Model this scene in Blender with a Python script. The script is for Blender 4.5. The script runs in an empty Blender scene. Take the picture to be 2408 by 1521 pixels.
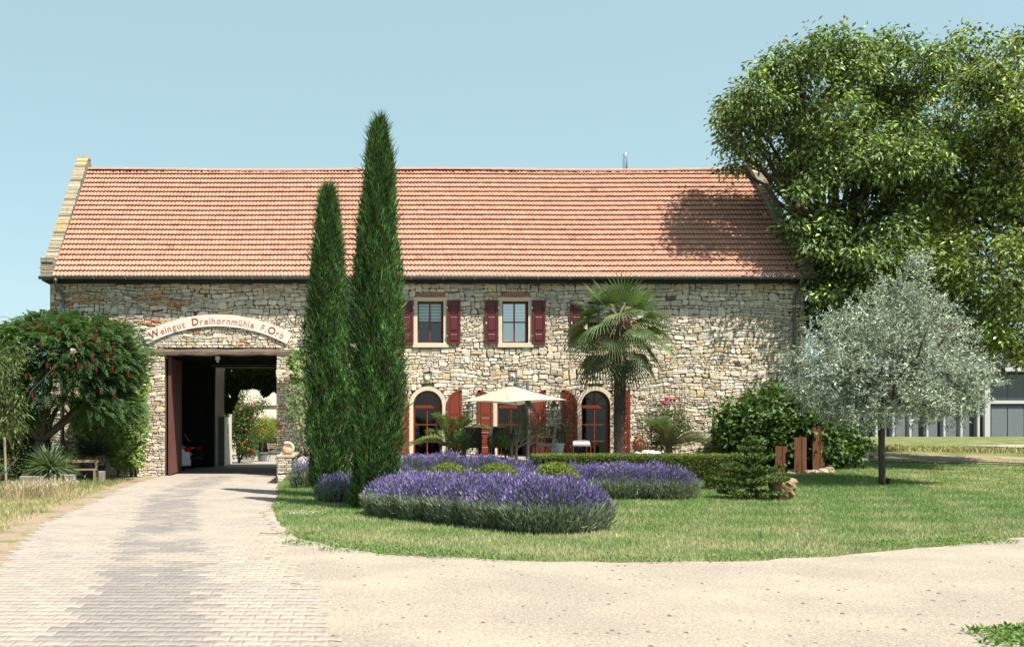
import bpy, math, random
import numpy as np
from mathutils import Vector, Matrix, noise as mnoise
R = math.radians
random.seed(5)
rng = np.random.default_rng(7)
sc = bpy.context.scene
COL = sc.collection

# ------------------------------------------------------------ camera, world, sun, exposure
cam_d = bpy.data.cameras.new('camera'); cam = bpy.data.objects.new('camera', cam_d); COL.objects.link(cam)
cam.location = (0, 0, 1.5); cam.rotation_euler = (R(90), 0, 0)
cam_d.sensor_width = 36; cam_d.lens = 35.0
cam_d.shift_x = 0.1657; cam_d.shift_y = 0.104
cam_d.clip_start = 0.1; cam_d.clip_end = 3000
sc.camera = cam
SUN = Vector((0.37, -0.42, 1.0)).normalized()          # direction towards the sun
elev = math.asin(SUN.z); azim = math.atan2(SUN.x, SUN.y)
world = bpy.data.worlds.new('World'); sc.world = world; world.use_nodes = True
wn = world.node_tree; bg = wn.nodes['Background']
sky = wn.nodes.new('ShaderNodeTexSky'); sky.sky_type = 'NISHITA'; sky.sun_disc = False
sky.sun_elevation = elev; sky.sun_rotation = azim
sky.altitude = 100; sky.air_density = 1.0; sky.dust_density = 1.2; sky.ozone_density = 2.0
hs = wn.nodes.new('ShaderNodeHueSaturation'); hs.inputs['Saturation'].default_value = 0.95; hs.inputs['Hue'].default_value = 0.48; hs.inputs['Value'].default_value = 0.9
hz = wn.nodes.new('ShaderNodeMix'); hz.data_type = 'RGBA'; hz.inputs[0].default_value = 0.58; hz.inputs[7].default_value = (2.65, 3.65, 3.65, 1)   # summer haze evens the sky out
wn.links.new(sky.outputs[0], hs.inputs['Color']); wn.links.new(hs.outputs[0], hz.inputs[6]); wn.links.new(hz.outputs[2], bg.inputs[0])
bg.inputs[1].default_value = 0.10
sun_d = bpy.data.lights.new('sun', 'SUN'); sun = bpy.data.objects.new('sun', sun_d); COL.objects.link(sun)
sun_d.energy = 5.0; sun_d.angle = R(0.5); sun_d.color = (1.0, 0.95, 0.86)
sun.rotation_euler = SUN.to_track_quat('Z', 'Y').to_euler()
sun.location = (20, -20, 60)
sc.view_settings.view_transform = 'Standard'; sc.view_settings.look = 'None'
sc.view_settings.exposure = 1.1; sc.view_settings.gamma = 1.0
sc.view_settings.use_curve_mapping = False
sc.cycles.max_bounces = 6; sc.cycles.transparent_max_bounces = 6

# ------------------------------------------------------------ helpers
F = 2341.0
def U(px, py, d):
    "metres for a photo position (2408 px wide view) at distance d"
    return ((px - 805) * d / F, d, 1.5 - (py - 1010) * d / F)
def XF(px): return (px - 805) * 32.5 / F
def ZF(py): return 1.5 - (py - 1010) * 32.5 / F
def sm(v, a, b):
    t = np.clip((np.asarray(v, float) - a) / (b - a), 0, 1); return t * t * (3 - 2 * t)
def gz(x, y):
    x = np.asarray(x, float); y = np.asarray(y, float)
    t = sm(y, 25.5, 29.5) * .65
    r = np.interp(y, [25, 45, 60, 120, 400], [0, 1.0, 1.2, 1.4, 2])
    wr = sm(x, 9.5, 12.5)
    z = t * (1 - wr) + r * wr
    return z * sm(x, -1.75, -1.4)
def G(x, y): return float(gz(x, y))
def wob(x, y, s=1.0):
    return (np.sin(1.3*x*s+2.1*y*s) + np.sin(2.9*x*s-1.7*y*s+1.3) + np.sin(-.7*x*s+3.3*y*s+4.) + np.sin(5.1*x*s+4.3*y*s+2)*.5) / 3.5
def wob3(p, s=1.0):
    x, y, z = p[:, 0]*s, p[:, 1]*s, p[:, 2]*s
    return (np.sin(1.7*x+2.3*y+.5*z)+np.sin(2.1*y-1.9*z+1)+np.sin(2.7*z+1.1*x+2.2)+np.sin(3.9*x-3.1*y+2.9*z+.7)*.7)/3.7
def inpoly(x, y, poly):
    x = np.asarray(x, float); y = np.asarray(y, float); c = np.zeros(x.shape, bool); n = len(poly)
    for i in range(n):
        x0, y0 = poly[i]; x1, y1 = poly[(i + 1) % n]
        if y0 == y1: continue
        m = ((y0 > y) != (y1 > y)) & (x < (x1 - x0) * (y - y0) / (y1 - y0) + x0)
        c ^= m
    return c
def unit(v): return v / np.maximum(np.linalg.norm(v, axis=-1, keepdims=True), 1e-9)

WL = {}
def tagp(o, label=None, cat=None, group=None, kind=None):
    if label: o['label'] = label
    if cat: o['category'] = cat
    if group: o['group'] = group
    if kind: o['kind'] = kind
    return o
def thing(name, loc, label, cat, group=None, rz=0):
    o = bpy.data.objects.new(name, None); COL.objects.link(o); o.location = loc; o.rotation_euler = (0, 0, rz)
    o.empty_display_size = .2
    WL[o.name] = np.array(loc, float) if rz == 0 else np.zeros(3)
    return tagp(o, label, cat, group)
def link(name, me, parent=None, mat=None, **k):
    o = bpy.data.objects.new(name, me); COL.objects.link(o)
    if parent is not None: o.parent = parent
    if mat is not None and hasattr(me, 'materials') and len(me.materials) == 0: me.materials.append(mat)
    WL[o.name] = WL.get(parent.name, np.zeros(3)) if parent is not None else np.zeros(3)
    return tagp(o, **k)
def fast(name, V, Fc, col=None, smooth=False):
    V = np.asarray(V, np.float32); Fc = np.asarray(Fc, np.int32)
    me = bpy.data.meshes.new(name); n, k = Fc.shape
    me.vertices.add(len(V)); me.vertices.foreach_set('co', V.ravel())
    me.loops.add(n * k); me.loops.foreach_set('vertex_index', Fc.ravel())
    me.polygons.add(n); me.polygons.foreach_set('loop_start', np.arange(0, n * k, k, dtype=np.int32))
    me.polygons.foreach_set('loop_total', np.full(n, k, np.int32))
    if smooth: me.polygons.foreach_set('use_smooth', np.ones(n, bool))
    if col is not None: setcol(me, col)
    me.update(calc_edges=True); return me
def setcol(me, col):
    c = np.ones((len(me.vertices), 4), np.float32); c[:, :3] = col
    a = me.color_attributes.new('Col', 'FLOAT_COLOR', 'POINT'); a.data.foreach_set('color', c.ravel())
class MB:
    def __init__(s): s.v = []; s.f = []; s.c = []
    def add(s, v, f, c=None):
        n = len(s.v); s.v += [tuple(map(float, p)) for p in v]; s.f += [tuple(i + n for i in q) for q in f]
        s.c += [c if c is not None else (1, 1, 1)] * len(v); return s
    def box(s, x0, x1, y0, y1, z0, z1, c=None):
        return s.add([(x0,y0,z0),(x1,y0,z0),(x1,y1,z0),(x0,y1,z0),(x0,y0,z1),(x1,y0,z1),(x1,y1,z1),(x0,y1,z1)],
              [(3,2,1,0),(4,5,6,7),(0,1,5,4),(1,2,6,5),(2,3,7,6),(3,0,4,7)], c)
    def bevbox(s, x0, x1, y0, y1, z0, z1, b=.01, c=None):
        # box with the front (low y) face chamfered
        return s.add([(x0,y0+b,z0),(x1,y0+b,z0),(x1,y1,z0),(x0,y1,z0),(x0,y0+b,z1),(x1,y0+b,z1),(x1,y1,z1),(x0,y1,z1),
               (x0+b,y0,z0+b),(x1-b,y0,z0+b),(x1-b,y0,z1-b),(x0+b,y0,z1-b)],
              [(3,2,1,0),(4,5,6,7),(0,1,9,8),(1,5,10,9),(5,4,11,10),(4,0,8,11),(8,9,10,11),(1,2,6,5),(2,3,7,6),(3,0,4,7)], c)
    def bar(s, a, b, w, h=None, c=None, up=(0,0,1)):
        a = Vector(a); b = Vector(b); h = h or w; d = (b - a).normalized(); u = Vector(up)
        if abs(d.dot(u)) > .98: u = Vector((0, 1, 0))
        sx = d.cross(u).normalized() * w / 2; sy = sx.cross(d).normalized() * h / 2
        v = [a-sx-sy, a+sx-sy, a+sx+sy, a-sx+sy, b-sx-sy, b+sx-sy, b+sx+sy, b-sx+sy]
        return s.add(v, [(0,1,2,3),(7,6,5,4),(4,5,1,0),(5,6,2,1),(6,7,3,2),(7,4,0,3)], c)
    def tube(s, pts, rad, n=8, c=None, jit=0):
        pts = [Vector(p) for p in pts]; m = len(pts); v = []; prev = None
        if not hasattr(rad, '__len__'): rad = [rad] * m
        for i, p in enumerate(pts):
            d = (pts[min(i+1, m-1)] - pts[max(i-1, 0)]).normalized()
            u = prev if prev is not None else (Vector((1, 0, 0)) if abs(d.x) < .9 else Vector((0, 1, 0)))
            u = (u - d * u.dot(d)).normalized(); prev = u; w = d.cross(u)
            for k in range(n):
                a = 2 * math.pi * k / n; r = rad[i] * (1 + (random.uniform(-jit, jit) if jit else 0))
                v.append(p + (u * math.cos(a) + w * math.sin(a)) * r)
        f = []
        for i in range(m - 1):
            for k in range(n):
                k2 = (k + 1) % n; f.append((i*n+k, i*n+k2, (i+1)*n+k2, (i+1)*n+k))
        f.append(tuple(range(n-1, -1, -1))); f.append(tuple((m-1)*n+k for k in range(n)))
        return s.add(v, f, c)
    def lathe(s, prof, cx, cy, cz, n=20, c=None):
        v = []; f = []
        for r, z in prof:
            for k in range(n):
                a = 2*math.pi*k/n; v.append((cx + r*math.cos(a), cy + r*math.sin(a), cz + z))
        for i in range(len(prof)-1):
            for k in range(n):
                k2 = (k+1) % n; f.append((i*n+k, i*n+k2, (i+1)*n+k2, (i+1)*n+k))
        if prof[0][0] > .001: f.append(tuple(range(n-1, -1, -1)))
        if prof[-1][0] > .001: f.append(tuple((len(prof)-1)*n+k for k in range(n)))
        return s.add(v, f, c)
    def prism(s, poly, y0, y1, c=None):
        "polygon given as (x,z), counter-clockwise seen from -y, extruded from y0 (front) to y1"
        n = len(poly); v = [(x, y0, z) for x, z in poly] + [(x, y1, z) for x, z in poly]
        f = [tuple(range(n)), tuple(range(2*n-1, n-1, -1))] + [(i, i+n, (i+1)%n+n, (i+1)%n) for i in range(n)]
        return s.add(v, f, c)
    def mesh(s, name, off=None, smooth=False):
        me = bpy.data.meshes.new(name); v = np.array(s.v, float)
        if off is not None: v = v - off
        me.from_pydata(v.tolist(), [], s.f)
        setcol(me, np.array(s.c, np.float32))
        if smooth: me.polygons.foreach_set('use_smooth', np.ones(len(me.polygons), bool))
        me.update(); return me
    def build(s, name, mat, parent=None, smooth=False, **k):
        off = WL.get(parent.name, np.zeros(3)) if parent is not None else np.zeros(3)
        return link(name, s.mesh(name, off, smooth), parent, mat, **k)
def fbuild(name, V, Fc, col, mat, parent=None, smooth=False, **k):
    off = WL.get(parent.name, np.zeros(3)) if parent is not None else np.zeros(3)
    return link(name, fast(name, np.asarray(V) - off, Fc, col, smooth), parent, mat, **k)
def copy_tree(o, parent=None):
    c = o.copy(); COL.objects.link(c)
    if parent is not None: c.parent = parent
    for ch in o.children: copy_tree(ch, c)
    return c

# ------------------------------------------------------------ materials
def mat(name, col=(.5,.5,.5), rough=.8, attr=False, var=.15, scale=6, detail=5, bump=0, bscale=None, spec=.3, metal=0,
        col2=None, c2scale=1.2, c2lo=.45, c2hi=.65, trans=0, tcol=None, stretch=None, coat=0):
    m = bpy.data.materials.new(name); m.use_nodes = True; nt = m.node_tree; N = nt.nodes; L = nt.links
    b = N['Principled BSDF']; out = N['Material Output']
    b.inputs['Roughness'].default_value = rough; b.inputs['Specular IOR Level'].default_value = spec; b.inputs['Metallic'].default_value = metal
    if coat: b.inputs['Coat Weight'].default_value = coat
    tc = N.new('ShaderNodeTexCoord'); vec = tc.outputs['Object']
    if stretch:
        mp = N.new('ShaderNodeMapping'); mp.inputs['Scale'].default_value = stretch; L.new(vec, mp.inputs[0]); vec = mp.outputs[0]
    if attr:
        a = N.new('ShaderNodeAttribute'); a.attribute_name = 'Col'; base = a.outputs['Color']
        if col != (.5,.5,.5):
            mx = N.new('ShaderNodeMix'); mx.data_type = 'RGBA'; mx.blend_type = 'MULTIPLY'; mx.inputs[0].default_value = 1
            L.new(base, mx.inputs[6]); mx.inputs[7].default_value = (*col, 1); base = mx.outputs[2]
    else:
        rgb = N.new('ShaderNodeRGB'); rgb.outputs[0].default_value = (*col, 1); base = rgb.outputs[0]
    if col2:
        n2 = N.new('ShaderNodeTexNoise'); n2.inputs['Scale'].default_value = c2scale; n2.inputs['Detail'].default_value = 6; L.new(vec, n2.inputs[0])
        rp = N.new('ShaderNodeMapRange'); rp.inputs[1].default_value = c2lo; rp.inputs[2].default_value = c2hi; L.new(n2.outputs[0], rp.inputs[0])
        mx = N.new('ShaderNodeMix'); mx.data_type = 'RGBA'; L.new(rp.outputs[0], mx.inputs[0]); L.new(base, mx.inputs[6]); mx.inputs[7].default_value = (*col2, 1)
        base = mx.outputs[2]
    if var:
        n1 = N.new('ShaderNodeTexNoise'); n1.inputs['Scale'].default_value = scale; n1.inputs['Detail'].default_value = detail; n1.inputs['Roughness'].default_value = .65; L.new(vec, n1.inputs[0])
        mr = N.new('ShaderNodeMapRange'); mr.inputs[1].default_value = .25; mr.inputs[2].default_value = .75; mr.inputs[3].default_value = 1-var; mr.inputs[4].default_value = 1+var
        L.new(n1.outputs[0], mr.inputs[0])
        vm = N.new('ShaderNodeVectorMath'); vm.operation = 'SCALE'; L.new(base, vm.inputs[0]); L.new(mr.outputs[0], vm.inputs['Scale']); base = vm.outputs[0]
    L.new(base, b.inputs['Base Color'])
    if bump:
        nb = N.new('ShaderNodeTexNoise'); nb.inputs['Scale'].default_value = bscale or scale*3; nb.inputs['Detail'].default_value = 6; L.new(vec, nb.inputs[0])
        bp = N.new('ShaderNodeBump'); bp.inputs['Strength'].default_value = 1.0; bp.inputs['Distance'].default_value = bump; L.new(nb.outputs[0], bp.inputs['Height']); L.new(bp.outputs[0], b.inputs['Normal'])
    if trans:
        t = N.new('ShaderNodeBsdfTranslucent')
        if tcol:
            mx = N.new('ShaderNodeMix'); mx.data_type = 'RGBA'; mx.blend_type = 'MULTIPLY'; mx.inputs[0].default_value = 1
            L.new(base, mx.inputs[6]); mx.inputs[7].default_value = (*tcol, 1); L.new(mx.outputs[2], t.inputs[0])
        else: L.new(base, t.inputs[0])
        ms = N.new('ShaderNodeMixShader'); ms.inputs[0].default_value = trans; L.new(b.outputs[0], ms.inputs[1]); L.new(t.outputs[0], ms.inputs[2]); L.new(ms.outputs[0], out.inputs[0])
    return m
def glassmat(name, fac=.3, tint=(.8,.85,.85)):
    m = bpy.data.materials.new(name); m.use_nodes = True; nt = m.node_tree; N = nt.nodes; L = nt.links
    N.remove(N['Principled BSDF']); out = N['Material Output']
    t = N.new('ShaderNodeBsdfTransparent'); t.inputs[0].default_value = (*tint, 1)
    g = N.new('ShaderNodeBsdfGlossy'); g.inputs['Roughness'].default_value = .02
    ms = N.new('ShaderNodeMixShader'); ms.inputs[0].default_value = fac
    L.new(t.outputs[0], ms.inputs[1]); L.new(g.outputs[0], ms.inputs[2]); L.new(ms.outputs[0], out.inputs[0]); return m
M = {}
M['stone'] = mat('rubble_stone', attr=True, var=.30, scale=9, bump=.02, bscale=22, rough=.92, spec=.15)
M['mortar'] = mat('mortar', (.12,.09,.065), var=.3, scale=5, bump=.02, bscale=40, rough=.95, spec=.1)
M['tile'] = mat('clay_tile', attr=True, var=.12, scale=14, bump=.003, rough=.85, spec=.2, col2=(.50,.33,.20), c2scale=9, c2lo=.62, c2hi=.72)
M['tile_plain'] = mat('clay_tile_back', (.42,.15,.08), var=.2)
M['surround'] = mat('sandstone_surround', (.52,.46,.34), var=.1, scale=8, bump=.003, bscale=60)
M['redwood'] = mat('red_painted_wood', (.155,.027,.012), var=.12, scale=4, rough=.45, spec=.4, stretch=(8,8,1))
M['maroon'] = mat('maroon_painted_wood', (.085,.013,.014), var=.12, scale=4, rough=.45, spec=.4, stretch=(8,8,1))
M['frame_red'] = mat('red_window_frame', (.15,.024,.010), var=.08, rough=.4, spec=.4)
M['zinc'] = mat('zinc', (.11,.12,.125), var=.12, rough=.5, metal=.4, spec=.5)
M['steel'] = mat('stainless_steel', (.62,.64,.66), var=.05, rough=.28, metal=1)
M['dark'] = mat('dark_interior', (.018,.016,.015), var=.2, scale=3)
M['plaster_dark'] = mat('unlit_plaster', (.02,.019,.018), var=.2, scale=2)  # near-black tone puts the unlit interior's shade into the colour
M['beam'] = mat('weathered_oak', (.17,.125,.095), var=.45, scale=5, bump=.02, bscale=9, stretch=(.6,6,9), rough=.9)
M['gatewood'] = mat('reddish_gate_boards', (.11,.042,.034), var=.2, scale=4, rough=.7)
M['greywood'] = mat('grey_boards', (.20,.19,.18), var=.2, scale=4, stretch=(6,6,.7))
M['cream'] = mat('cream_render', (.62,.56,.46), var=.06, scale=3, bump=.004)
M['signboard'] = mat('sign_paint', (.60,.53,.46), var=.04, scale=3, rough=.6)
M['let_dark'] = mat('letter_dark_red', (.27,.025,.025), var=0, rough=.5)
M['let_pale'] = mat('letter_faded_red', (.42,.20,.155), var=.05, rough=.6)
M['grass_ground'] = mat('grass_ground', (.10,.13,.04), var=.35, scale=30, bump=.02, bscale=60, rough=.95, spec=.1, col2=(.21,.19,.09), c2scale=1.1, c2lo=.42, c2hi=.66)
M['grass'] = mat('grass_blades', attr=True, var=0, rough=.7, spec=.2, trans=.3)
M['gravel'] = mat('gravel_yard', (.285,.243,.20), var=.38, scale=34, bump=.014, bscale=90, rough=.95, spec=.1, col2=(.34,.295,.235), c2scale=.8, c2lo=.4, c2hi=.65)
M['pebble'] = mat('pebble', attr=True, var=.2, scale=30, rough=.85)
M['paver'] = mat('paving_stone', attr=True, var=.14, scale=60, bump=.002, bscale=150, rough=.9, spec=.15, col2=(.34,.29,.235), c2scale=.7, c2lo=.48, c2hi=.75)
M['joint'] = mat('joint_sand', (.25,.215,.17), var=.3, scale=20, rough=.95, bump=.004, col2=(.13,.11,.085), c2scale=1.7, c2lo=.5, c2hi=.62)
M['concrete'] = mat('concrete', (.20,.18,.155), var=.2, scale=8, bump=.006, rough=.9)
M['dirt'] = mat('dirt_path', (.25,.19,.13), var=.25, scale=14, bump=.02, bscale=30, rough=.95, col2=(.14,.13,.05), c2scale=1.6, c2lo=.5, c2hi=.62)
M['yard'] = mat('courtyard_paving', (.27,.235,.20), var=.12, scale=10)
M['leaf'] = mat('leaves', attr=True, var=0, rough=.5, spec=.3, trans=.28, tcol=(1.2,1.3,.5))
M['leaf_dull'] = mat('needle_leaves', attr=True, var=0, rough=.7, spec=.15, trans=.12, tcol=(1.1,1.3,.5))
M['silver'] = mat('silver_leaves', attr=True, var=0, rough=.6, spec=.2, trans=.2)
M['flower'] = mat('petals', attr=True, var=0, rough=.7, spec=.1, trans=.3)
M['bark'] = mat('bark', (.075,.058,.045), var=.35, scale=7, bump=.03, bscale=16, stretch=(3,3,.8), rough=.95)
M['bark_pale'] = mat('pale_bark', (.25,.21,.16), var=.3, scale=12, bump=.01, rough=.9)
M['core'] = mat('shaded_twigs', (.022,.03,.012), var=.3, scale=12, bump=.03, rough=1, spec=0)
M['rust'] = mat('rusted_steel', (.10,.038,.016), var=.3, scale=6, bump=.003, rough=.85, col2=(.075,.028,.018), c2scale=3, c2lo=.5, c2hi=.65)
M['rock'] = mat('pitted_rock', (.26,.18,.11), var=.35, scale=7, bump=.05, bscale=12, rough=.95, col2=(.16,.085,.04), c2scale=6, c2lo=.5, c2hi=.62)
M['canvas'] = mat('parasol_canvas', (.42,.37,.285), var=.03, rough=.85, trans=.2)
M['alu'] = mat('grey_aluminium', (.16,.18,.19), var=.05, rough=.4, metal=.6)
M['black'] = mat('black_metal', (.012,.012,.013), var=.1, rough=.5)
M['wicker'] = mat('dark_wicker', (.03,.022,.02), var=.4, scale=60, bump=.006, rough=.7)
M['terracotta'] = mat('terracotta', (.30,.14,.075), var=.2, scale=8, rough=.85)
M['white'] = mat('white_paint', (.42,.43,.43), var=.04, rough=.5)
M['greypot'] = mat('grey_pot', (.14,.145,.15), var=.1, rough=.6)
M['blind'] = mat('blind_fabric', (.78,.80,.82), var=.03)
M['car_white'] = mat('white_car_paint', (.62,.64,.66), var=0, rough=.25, coat=.6)
M['car_dark'] = mat('dark_car_paint', (.02,.022,.03), var=0, rough=.2, coat=.8)
M['carglass'] = mat('car_glass', (.03,.04,.05), var=0, rough=.06, spec=.8)
M['rubber'] = mat('rubber', (.015,.015,.015), var=.1)
M['redlamp'] = mat('red_lamp_glass', (.35,.01,.01), var=0, rough=.2)
M['panel_dark'] = mat('dark_cladding', (.045,.052,.065), var=.08, rough=.5)
M['panel_grey'] = mat('grey_cladding', (.13,.145,.16), var=.06, rough=.6)
M['brick'] = mat('soldier_brick', (.33,.17,.115), var=.3, scale=12, bump=.004)
M['wood_pale'] = mat('weathered_wood', (.24,.17,.11), var=.25, scale=5, stretch=(5,5,1))
M['straw'] = mat('dry_stalks', attr=True, var=0, rough=.8, trans=.3)
M['glass'] = glassmat('window_glass', .06)
M['glass_dark'] = glassmat('door_glass', .05, (.35,.4,.4))
M['glass_sky'] = glassmat('reflective_window_glass', .38)
M['mesh_metal'] = mat('perforated_metal', (.35,.36,.37), var=.5, scale=90, rough=.5, metal=.5)

# ------------------------------------------------------------ foliage helpers
def leafgeo(P, D, Nn, L, W, col, fold=.25):
    n = len(P); P = np.asarray(P); D = unit(D); S = unit(np.cross(D, Nn)); Nn = np.cross(S, D)
    L = np.broadcast_to(np.asarray(L, float).reshape(-1, 1), (n, 1)); W = np.broadcast_to(np.asarray(W, float).reshape(-1, 1), (n, 1))
    mid = P + D * L * .45
    V = np.empty((n, 4, 3)); V[:, 0] = P; V[:, 1] = mid + S*W*.5 + Nn*W*fold; V[:, 2] = P + D*L - Nn*L*.06; V[:, 3] = mid - S*W*.5 + Nn*W*fold
    b = np.arange(n)[:, None] * 4
    Fc = np.concatenate([b + [0, 1, 2], b + [0, 2, 3]], 1).reshape(-1, 3)
    C = np.repeat(np.asarray(col), 4, 0) if len(col) == n else np.broadcast_to(col, (n*4, 3))
    return V.reshape(-1, 3), Fc, C
def merge(parts):
    V = []; Fc = []; C = []; o = 0
    for v, f, c in parts:
        V.append(v); Fc.append(f + o); C.append(c); o += len(v)
    return np.concatenate(V), np.concatenate(Fc), np.concatenate(C)
def rdir(n): return unit(rng.normal(size=(n, 3)))
def colvar(base, n, v=.3, warm=.2, tint=(1.5, 1.3, .7)):
    base = np.array(base); s = np.exp(rng.normal(0, v, (n, 1))); t = rng.random((n, 1)) * warm
    return base * s * (1 - t) + base * s * t * np.array(tint)
def clusters_in(lobes, dens, shell=.55, gap=None, gs=.8):
    out = []
    for (cx, cy, cz, rx, ry, rz) in lobes:
        n = max(3, int(dens * (rx*ry*rz) ** (2/3)))
        d = rdir(n); r = (shell + (1-shell) * rng.random((n, 1))) ; p = np.array([cx, cy, cz]) + d * r * np.array([rx, ry, rz]); out.append(p)
    p = np.concatenate(out)
    if gap is not None: p = p[wob3(p, gs) > gap]
    return p
def foliage(cl, per, spread, L, W, base, v=.3, warm=.25, droop=.3, center=None, up=.2, fold=.25, flat=.8):
    n = len(cl) * per; c = np.repeat(cl, per, 0)
    off = rng.normal(size=(n, 3)) * spread * np.array([1, 1, flat]); P = c + off
    D = unit(off) * .8 + rdir(n) * .6 + np.array([0, 0, -droop])
    if center is not None: D = D + unit(P - np.array(center)) * .5
    Nn = np.array([0, 0, 1.0]) * (.5 + up) + rdir(n) * .8
    cb = np.repeat(np.exp(rng.normal(0, v*.5, (len(cl), 1))), per, 0)
    return leafgeo(P, D, Nn, L * rng.uniform(.6, 1.2, n), W * rng.uniform(.7, 1.2, n), colvar(base, n, v, warm) * cb, fold)
def branchy(mb, a, b, r0, r1, seg=5, wig=.12, n=6):
    a = Vector(a); b = Vector(b); pts = []; rad = []; Lg = (b-a).length
    for i in range(seg + 1):
        t = i / seg; p = a.lerp(b, t)
        if 0 < i < seg: p += Vector((random.gauss(0, 1), random.gauss(0, 1), random.gauss(0, .6))) * wig * Lg / seg
        pts.append(p); rad.append(r0 + (r1-r0) * t)
    mb.tube(pts, rad, n); return pts
# ============================================================ THE GROUND
def axis(fine0, fine1, step, lo, hi):
    a = list(np.arange(fine0, fine1 + 1e-6, step)); s = step; x = fine1
    while x < hi: s *= 1.35; x += s; a.append(min(x, hi))
    s = step; x = fine0
    while x > lo: s *= 1.35; x -= s; a.insert(0, max(x, lo))
    return np.array(a)
def sheet(name, xs, ys, mt, dz=0, keep=None, zf=None, **k):
    X, Y = np.meshgrid(xs, ys); Z = (zf or gz)(X, Y) + dz
    V = np.stack([X, Y, Z], -1).reshape(-1, 3); nx = len(xs); ny = len(ys)
    i = (np.arange(ny-1)[:, None]*nx + np.arange(nx-1)[None, :]).ravel()
    Fc = np.stack([i, i+1, i+nx+1, i+nx], 1)
    if keep is not None:
        c = V[Fc].mean(1); Fc = Fc[keep(c[:, 0], c[:, 1])]
    return link(name, fast(name, V, Fc, None, True), None, mt, kind='structure', **k)
def strip(name, left, right, mt, dz, n=10, **k):
    "sheet lofted between two lines of the same number of points, following the ground"
    L_ = np.array(left, float); R_ = np.array(right, float); V = []; 
    for i in range(n + 1):
        p = L_ + (R_ - L_) * i / n; V.append(np.column_stack([p, gz(p[:, 0], p[:, 1]) + dz]))
    V = np.concatenate(V); m = len(L_); i = (np.arange(n)[:, None]*m + np.arange(m-1)[None, :]).ravel()
    Fc = np.stack([i, i+m, i+m+1, i+1], 1)
    return link(name, fast(name, V, Fc, None, True), None, mt, kind='structure', **k)
def densify(pts, step=.35, jit=.0):
    out = []
    for (x0, y0), (x1, y1) in zip(pts[:-1], pts[1:]):
        n = max(1, int(math.hypot(x1-x0, y1-y0) / step))
        for i in range(n):
            t = i/n; x = x0+(x1-x0)*t; y = y0+(y1-y0)*t
            out.append((x + jit*wob(x*3, y*3, 2), y + jit*wob(x*3+5, y*3, 2.3)))
    out.append(pts[-1]); return out
sheet('ground', axis(-14, 22, .25, -400, 500), axis(3, 48, .25, -60, 1500), M['grass_ground'])
def gp(px, py):
    d = 1.5 * F / (py - 1010); return ((px - 805) * d / F, d)
lawn_edge = [(14, 15.6), gp(2408,1262), gp(2300,1275), gp(2200,1284), gp(2080,1296), gp(1900,1311), gp(1750,1319), gp(1500,1322), gp(1300,1320), gp(1100,1312), gp(900,1302), gp(780,1285), gp(700,1264), gp(655,1232), gp(636,1195), gp(640,1165), gp(652,1138)]
lawn_edge_d = densify(lawn_edge, .3, .09)
drive_right = [(1.2, 3.5), (.42, 6.0), (.13, 6.9), (-.25, 9.5), (-.62, 12.2), (-.80, 13.6), (-1.05, 15), (-1.36, 17.2), (-1.42, 19), (-1.45, 22), (-1.75, 27), (-1.8, 32.3)]
drive_left = [(-1.9, 3.5), (-2.9, 7), (-3.67, 10.7), (-4.3, 13.5), (-4.75, 15.8), (-5.04, 19.5), (-5.5, 24), (-5.84, 28.5), (-5.9, 32.3)]
gp_poly = [(-6, -4), (60, -4), (60, 22), (30, 18.5)] + lawn_edge_d + [(-1.7, 20), (-3, 15), (-4, 8), (-6, 4)]
me = bpy.data.meshes.new('gravel_yard'); me.from_pydata([(x, y, .004) for x, y in gp_poly], [], [tuple(range(len(gp_poly)))]); me.update()
link('gravel_yard', me, None, M['gravel'], kind='structure')
def drive_right_x(y): return np.interp(y, [p[1] for p in drive_right], [p[0] for p in drive_right])
drive_poly = densify(drive_left, .4, .05) + densify(drive_right, .4, .07)[::-1]
sheet_poly = densify(drive_left, .4, .05) + [(x - .3*(y < 14), y) for x, y in densify(drive_right, .4, .07)[::-1]]
me = bpy.data.meshes.new('driveway'); me.from_pydata([(x, y, .008) for x, y in sheet_poly], [], [tuple(range(len(sheet_poly)))]); me.update()
driveway = link('driveway', me, None, M['joint'], kind='structure')
# interlocking paving stones
pw, ph = .2, .165
def stone_outline(w, h, a, g):
    xs = [0, .16, .34, .66, .84, 1]; up = [a, a, -a, -a, a, a]
    top = [(-w/2 + g + t*(w-2*g), h/2 - g*.7 + o) for t, o in zip(xs, up)]
    bot = [(-w/2 + g + t*(w-2*g), -h/2 + g*.7 - o) for t, o in zip(xs, up)]
    return bot + top[::-1]
OUT = stone_outline(pw, ph, .010, .0035); K = len(OUT); NPV = 2*K
o2 = np.array(OUT); top = np.column_stack([o2*.98, np.full(K, .0035)]); low = np.column_stack([o2, np.full(K, .0005)])
PV = np.concatenate([top, low])
topf = [(0,1,10,11),(1,2,9,10),(2,3,8,9),(3,4,7,8),(4,5,6,7)]
PF = np.array(topf + [(K+i, K+(i+1)%K, (i+1)%K, i) for i in range(K)])
pos = []
for r in range(int((32.2-4)/ph)):
    y = 4 + r*ph
    xs = np.arange(-7, 1.5, pw) + (pw/2 if r % 2 else 0); pos.append(np.column_stack([xs, np.full(len(xs), y)]))
pos = np.concatenate(pos); pos = pos[inpoly(pos[:, 0], pos[:, 1], drive_poly)]
def track(y): return np.interp(y, [4, 6.9, 13.9, 22.5, 28, 32], [-1.1, -1.45, -2.5, -3.85, -4.0, -4.0])
edge_ = drive_right_x(pos[:, 1]) - pos[:, 0]; pos = pos[(edge_ > .32*rng.random(len(pos))**2*(1+wob(pos[:, 0]*3, pos[:, 1]*4))) | (pos[:, 1] > 14.5)]
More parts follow.
